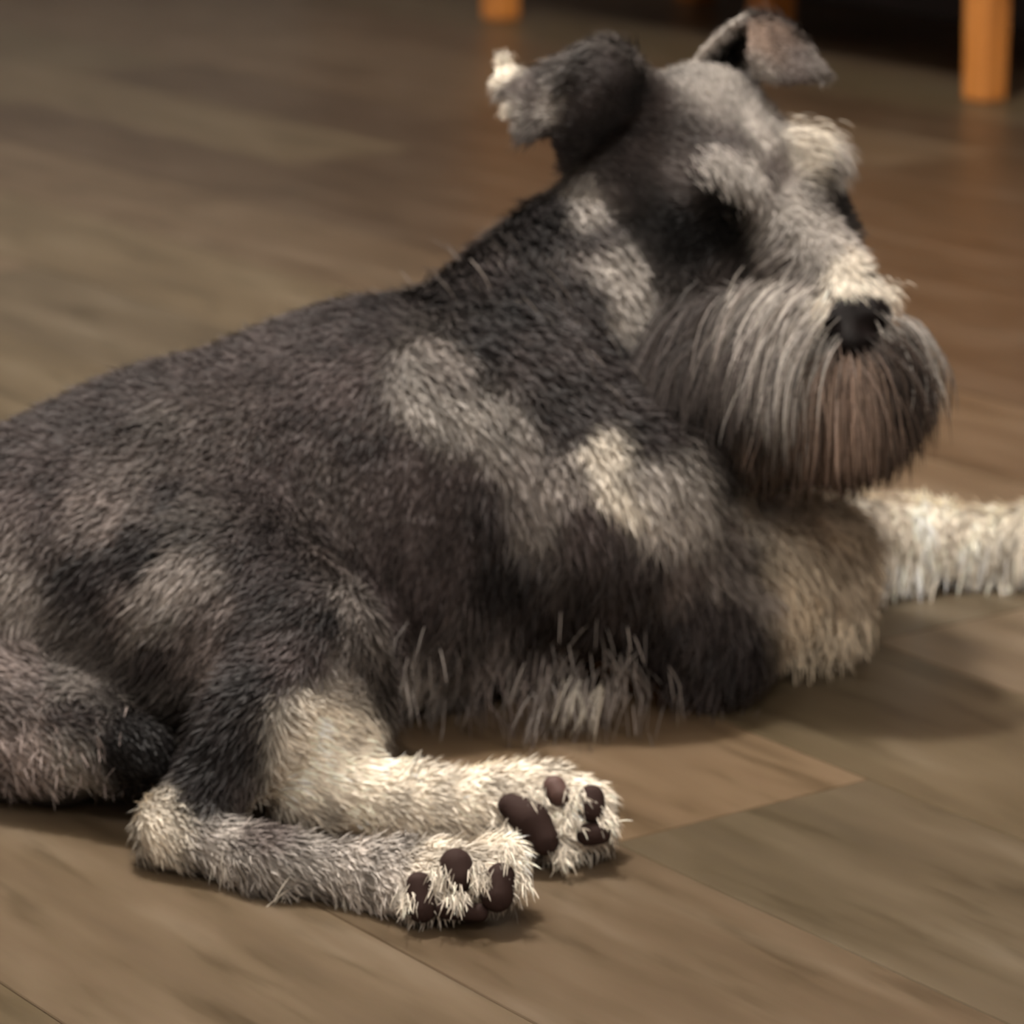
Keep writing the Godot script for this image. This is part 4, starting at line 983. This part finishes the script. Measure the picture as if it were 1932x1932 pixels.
	lock(h, Vector3(-0.0932, 0.0103, 0.2556), Vector3(-0.4867, -0.7026, 0.5192), 0.0198, 13, 0.0042, Color(0.715, 0.680, 0.629), 0.4000, 0.0005, 0.2200)
	lock(h, Vector3(-0.0722, 0.0065, 0.2649), Vector3(0.0925, -0.8008, 0.5918), 0.0144, 11, 0.0042, Color(0.678, 0.644, 0.596), 0.4000, 0.0004, 0.2200)
	lock(h, Vector3(-0.1240, 0.0173, 0.2414), Vector3(0.0953, -0.8500, 0.5181), 0.0180, 19, 0.0042, Color(0.678, 0.644, 0.596), 0.4000, 0.0004, 0.2200)
	lock(h, Vector3(0.1991, 0.0230, -0.2066), Vector3(-0.1422, -0.8452, 0.5151), 0.0200, 120, 0.0140, Color(0.941, 0.894, 0.827), 0.6000, 0.0007, 0.1600)
	lock(h, Vector3(0.2160, 0.0177, -0.2259), Vector3(-0.1422, -0.8452, 0.5151), 0.0200, 120, 0.0140, Color(0.941, 0.894, 0.827), 0.6000, 0.0007, 0.1600)
	lock(h, Vector3(0.2250, 0.0177, -0.2259), Vector3(-0.1422, -0.8452, 0.5151), 0.0200, 120, 0.0140, Color(0.941, 0.894, 0.827), 0.6000, 0.0007, 0.1600)
	lock(h, Vector3(0.2653, 0.0145, -0.2375), Vector3(-0.1422, -0.8452, 0.5151), 0.0200, 120, 0.0140, Color(0.941, 0.894, 0.827), 0.6000, 0.0007, 0.1600)
	lock(h, Vector3(0.2833, 0.0145, -0.2375), Vector3(-0.1422, -0.8452, 0.5151), 0.0200, 120, 0.0140, Color(0.941, 0.894, 0.827), 0.6000, 0.0007, 0.1600)
	lock(h, Vector3(0.1646, 0.0212, -0.0780), Vector3(0.0478, -0.8529, 0.5198), 0.0150, 150, 0.0150, Color(0.729, 0.671, 0.588), 0.6000, 0.0007, 0.3000)
	lock(h, Vector3(0.1732, 0.0255, -0.0832), Vector3(0.0478, -0.8529, 0.5198), 0.0150, 150, 0.0150, Color(0.729, 0.671, 0.588), 0.6000, 0.0007, 0.3000)
	lock(h, Vector3(0.1488, 0.0281, -0.0550), Vector3(0.0478, -0.8529, 0.5198), 0.0150, 150, 0.0150, Color(0.729, 0.671, 0.588), 0.6000, 0.0007, 0.3000)
	lock(h, Vector3(0.0675, 0.3023, -0.1340), Vector3(0.0990, 0.9830, -0.1548), 0.0070, 60, 0.0035, Color(0.615, 0.585, 0.559), 0.2000, 0.0004, 0.2000)
	lock(h, Vector3(0.0642, 0.3108, -0.1362), Vector3(-0.2860, 0.9465, -0.1491), 0.0070, 60, 0.0035, Color(0.615, 0.585, 0.559), 0.2000, 0.0004, 0.2000)
	lock(h, Vector3(-0.0308, 0.0261, 0.2980), Vector3(-0.0891, -0.7491, 0.6564), 0.0075, 70, 0.0050, Color(0.800, 0.760, 0.703), 0.5000, 0.0005, 0.4000)
	lock(h, Vector3(-0.0136, 0.0268, 0.2999), Vector3(0.0891, -0.7491, 0.6564), 0.0075, 70, 0.0050, Color(0.800, 0.760, 0.703), 0.5000, 0.0005, 0.4000)
	lock(h, Vector3(-0.0236, 0.0182, 0.3021), Vector3(0.0000, -0.6221, 0.7830), 0.0075, 70, 0.0050, Color(0.800, 0.760, 0.703), 0.5000, 0.0005, 0.4000)
	lock(h, Vector3(-0.0013, 0.0326, 0.2911), Vector3(0.3904, -0.6318, 0.6697), 0.0075, 70, 0.0050, Color(0.800, 0.760, 0.703), 0.5000, 0.0005, 0.4000)
	lock(h, Vector3(-0.0438, 0.0164, 0.2974), Vector3(-0.2683, -0.7747, 0.5725), 0.0075, 70, 0.0050, Color(0.800, 0.760, 0.703), 0.5000, 0.0005, 0.4000)
	lock(h, Vector3(0.0042, 0.0229, 0.2957), Vector3(0.2683, -0.7747, 0.5725), 0.0075, 70, 0.0050, Color(0.800, 0.760, 0.703), 0.5000, 0.0005, 0.4000)
	lock(h, Vector3(0.0278, 0.0344, 0.2204), Vector3(0.2294, -0.4916, 0.8400), 0.0075, 70, 0.0050, Color(0.800, 0.760, 0.703), 0.5000, 0.0005, 0.4000)
	lock(h, Vector3(0.0254, 0.0253, 0.2259), Vector3(0.1961, -0.6100, 0.7677), 0.0075, 70, 0.0050, Color(0.800, 0.760, 0.703), 0.5000, 0.0005, 0.4000)
	lock(h, Vector3(0.0407, 0.0242, 0.2230), Vector3(0.6838, -0.4359, 0.5852), 0.0075, 70, 0.0050, Color(0.800, 0.760, 0.703), 0.5000, 0.0005, 0.4000)
	lock(h, Vector3(0.0103, 0.0338, 0.2185), Vector3(0.1961, -0.6100, 0.7677), 0.0075, 70, 0.0050, Color(0.800, 0.760, 0.703), 0.5000, 0.0005, 0.4000)
	lock(h, Vector3(-0.0014, 0.0196, 0.2274), Vector3(0.0891, -0.7491, 0.6564), 0.0075, 70, 0.0050, Color(0.800, 0.760, 0.703), 0.5000, 0.0005, 0.4000)
	lock(h, Vector3(0.0219, 0.0113, 0.2316), Vector3(0.1761, -0.7404, 0.6487), 0.0075, 70, 0.0050, Color(0.800, 0.760, 0.703), 0.5000, 0.0005, 0.4000)
	lock(h, Vector3(-0.1934, 0.0551, 0.1405), Vector3(0.9739, -0.0638, 0.2180), 0.0110, 9, 0.0025, Color(0.615, 0.585, 0.559), 0.3000, 0.0005, 0.1500)
	lock(h, Vector3(-0.1877, 0.0525, 0.1371), Vector3(0.9739, -0.0638, 0.2180), 0.0110, 9, 0.0025, Color(0.615, 0.585, 0.559), 0.3000, 0.0005, 0.1500)
	lock(h, Vector3(-0.1825, 0.0491, 0.1297), Vector3(0.9739, -0.0638, 0.2180), 0.0110, 9, 0.0025, Color(0.615, 0.585, 0.559), 0.3000, 0.0005, 0.1500)
	lock(h, Vector3(-0.1771, 0.0457, 0.1223), Vector3(0.9739, -0.0638, 0.2180), 0.0110, 9, 0.0025, Color(0.615, 0.585, 0.559), 0.3000, 0.0005, 0.1500)
	lock(h, Vector3(-0.1710, 0.0453, 0.1224), Vector3(0.9739, -0.0638, 0.2180), 0.0110, 9, 0.0025, Color(0.615, 0.585, 0.559), 0.3000, 0.0005, 0.1500)
	lock(h, Vector3(-0.1648, 0.0443, 0.1227), Vector3(0.9129, -0.3070, 0.2691), 0.0110, 9, 0.0025, Color(0.615, 0.585, 0.559), 0.3000, 0.0005, 0.1500)
	lock(h, Vector3(-0.1544, 0.0419, 0.1688), Vector3(0.0990, -0.9328, 0.3464), 0.0110, 9, 0.0025, Color(0.615, 0.585, 0.559), 0.3000, 0.0005, 0.1500)
	lock(h, Vector3(-0.1529, 0.0347, 0.1996), Vector3(-0.4454, -0.8393, 0.3117), 0.0110, 9, 0.0025, Color(0.615, 0.585, 0.559), 0.3000, 0.0005, 0.1500)
	lock(h, Vector3(-0.1869, 0.0372, 0.1700), Vector3(0.1952, -0.9194, 0.3414), 0.0090, 90, 0.0150, Color(0.577, 0.523, 0.505), 0.5000, 0.0004, 0.4000)
	lock(h, Vector3(-0.2048, 0.0370, 0.1618), Vector3(0.1925, -0.8822, 0.4297), 0.0090, 90, 0.0150, Color(0.577, 0.523, 0.505), 0.5000, 0.0004, 0.4000)
	lock(h, Vector3(-0.2204, 0.0369, 0.1536), Vector3(0.0976, -0.8947, 0.4358), 0.0090, 90, 0.0150, Color(0.577, 0.523, 0.505), 0.5000, 0.0004, 0.4000)
	lock(h, Vector3(-0.2331, 0.0356, 0.1498), Vector3(-0.0976, -0.8947, 0.4358), 0.0090, 90, 0.0150, Color(0.577, 0.523, 0.505), 0.5000, 0.0004, 0.4000)
	lock(h, Vector3(-0.0314, 0.1987, -0.0789), Vector3(0.7044, -0.6591, 0.2635), 0.0260, 26, 0.0200, Color(0.474, 0.443, 0.423), 0.7000, 0.0005, 0.2000, Vector3(-0.2000, -0.1266, -0.4837))
	lock(h, Vector3(-0.0372, 0.2001, -0.1000), Vector3(0.7044, -0.6591, 0.2635), 0.0260, 26, 0.0200, Color(0.431, 0.402, 0.385), 0.7000, 0.0005, 0.2000, Vector3(-0.2000, -0.1266, -0.4837))
	lock(h, Vector3(-0.0070, 0.2091, -0.0817), Vector3(0.7044, -0.6591, 0.2635), 0.0260, 26, 0.0200, Color(0.538, 0.503, 0.481), 0.7000, 0.0005, 0.2000, Vector3(-0.2000, -0.1266, -0.4837))
	lock(h, Vector3(0.0037, 0.1930, -0.0527), Vector3(0.7044, -0.6591, 0.2635), 0.0260, 26, 0.0200, Color(0.495, 0.463, 0.442), 0.7000, 0.0005, 0.2000, Vector3(-0.2000, -0.1266, -0.4837))
	lock(h, Vector3(0.0250, 0.1843, -0.0421), Vector3(0.7044, -0.6591, 0.2635), 0.0260, 26, 0.0200, Color(0.560, 0.523, 0.500), 0.7000, 0.0005, 0.2000, Vector3(-0.2000, -0.1266, -0.4837))
	lock(h, Vector3(0.0380, 0.1664, -0.0250), Vector3(0.7044, -0.6591, 0.2635), 0.0260, 26, 0.0200, Color(0.517, 0.483, 0.462), 0.7000, 0.0005, 0.2000, Vector3(-0.2000, -0.1266, -0.4837))
	tag(put("fringe", h.mesh(), m, dog), "pale wisps of long hair", "", "", "stuff")

func dog_face(dog: Node3D) -> void:
	var black := paint(Color(0.075, 0.05, 0.048), 0.5, 0.3)
	put("nose", blob_mesh([[Vector3(0.1604, 0.1960, -0.0379), 0.0101, Vector3(0.1792, 0.1977, -0.0404), 0.0101], [Vector3(0.1572, 0.1921, -0.0359), 0.0069, Vector3(0.1819, 0.1944, -0.0406), 0.0069], [Vector3(0.1643, 0.1876, -0.0316), 0.0095, Vector3(0.1744, 0.1879, -0.0327), 0.0095], [Vector3(0.1682, 0.1830, -0.0294), 0.0074, Vector3(0.1691, 0.1752, -0.0294), 0.0032], [Vector3(0.1588, 0.1928, -0.0247), 0.0026, Vector3(0.1553, 0.1899, -0.0260), 0.0021, -2.5], [Vector3(0.1774, 0.1935, -0.0269), 0.0026, Vector3(0.1820, 0.1918, -0.0296), 0.0021, -2.5]], 0.0012, 520.0), black, dog)
	var wet := paint(Color(0.02, 0.014, 0.01), 0.08)
	put("eye", blob_mesh([[Vector3(0.1127, 0.2379, -0.1015), 0.0075, Vector3(0.1126, 0.2376, -0.1009), 0.0075]], 0.0012), wet, dog)
	put("eye", blob_mesh([[Vector3(0.1570, 0.2451, -0.1333), 0.0075, Vector3(0.1577, 0.2449, -0.1333), 0.0075]], 0.0012), wet, dog)

func dog_pads(dog: Node3D) -> void:
	var pad := paint(Color(0.2, 0.14, 0.125), 0.8, 0.3)
	var pink := paint(Color(0.33, 0.23, 0.205), 0.7)
	put("paw_pad", blob_mesh([[Vector3(-0.0394, 0.0198, 0.2924), 0.0054, Vector3(-0.0381, 0.0106, 0.2959), 0.0067]], 0.0016, 700.0), pad, dog)
	put("paw_pad", blob_mesh([[Vector3(-0.0237, 0.0276, 0.2904), 0.0072, Vector3(-0.0224, 0.0233, 0.2936), 0.0067]], 0.0016, 700.0), pad, dog)
	put("paw_pad", blob_mesh([[Vector3(-0.0047, 0.0233, 0.2936), 0.0063, Vector3(-0.0063, 0.0164, 0.2974), 0.0071]], 0.0016, 700.0), pad, dog)
	put("paw_pad", blob_mesh([[Vector3(-0.0293, 0.0097, 0.2961), 0.0040, Vector3(-0.0136, 0.0092, 0.2983), 0.0040]], 0.0016, 700.0), pad, dog)
	put("paw_pad", blob_mesh([[Vector3(-0.0009, 0.0279, 0.2159), 0.0056, Vector3(0.0080, 0.0236, 0.2212), 0.0080], [Vector3(0.0080, 0.0236, 0.2212), 0.0080, Vector3(0.0140, 0.0155, 0.2264), 0.0070]], 0.0016, 700.0), pad, dog)
	put("paw_pad", blob_mesh([[Vector3(0.0188, 0.0341, 0.2081), 0.0052, Vector3(0.0209, 0.0311, 0.2109), 0.0052]], 0.0016, 700.0), pink, dog)
	put("paw_pad", blob_mesh([[Vector3(0.0352, 0.0313, 0.2150), 0.0059, Vector3(0.0354, 0.0268, 0.2183), 0.0059]], 0.0016, 700.0), pad, dog)
	put("paw_pad", blob_mesh([[Vector3(0.0332, 0.0168, 0.2229), 0.0051, Vector3(0.0389, 0.0175, 0.2228), 0.0051]], 0.0016, 700.0), pad, dog)
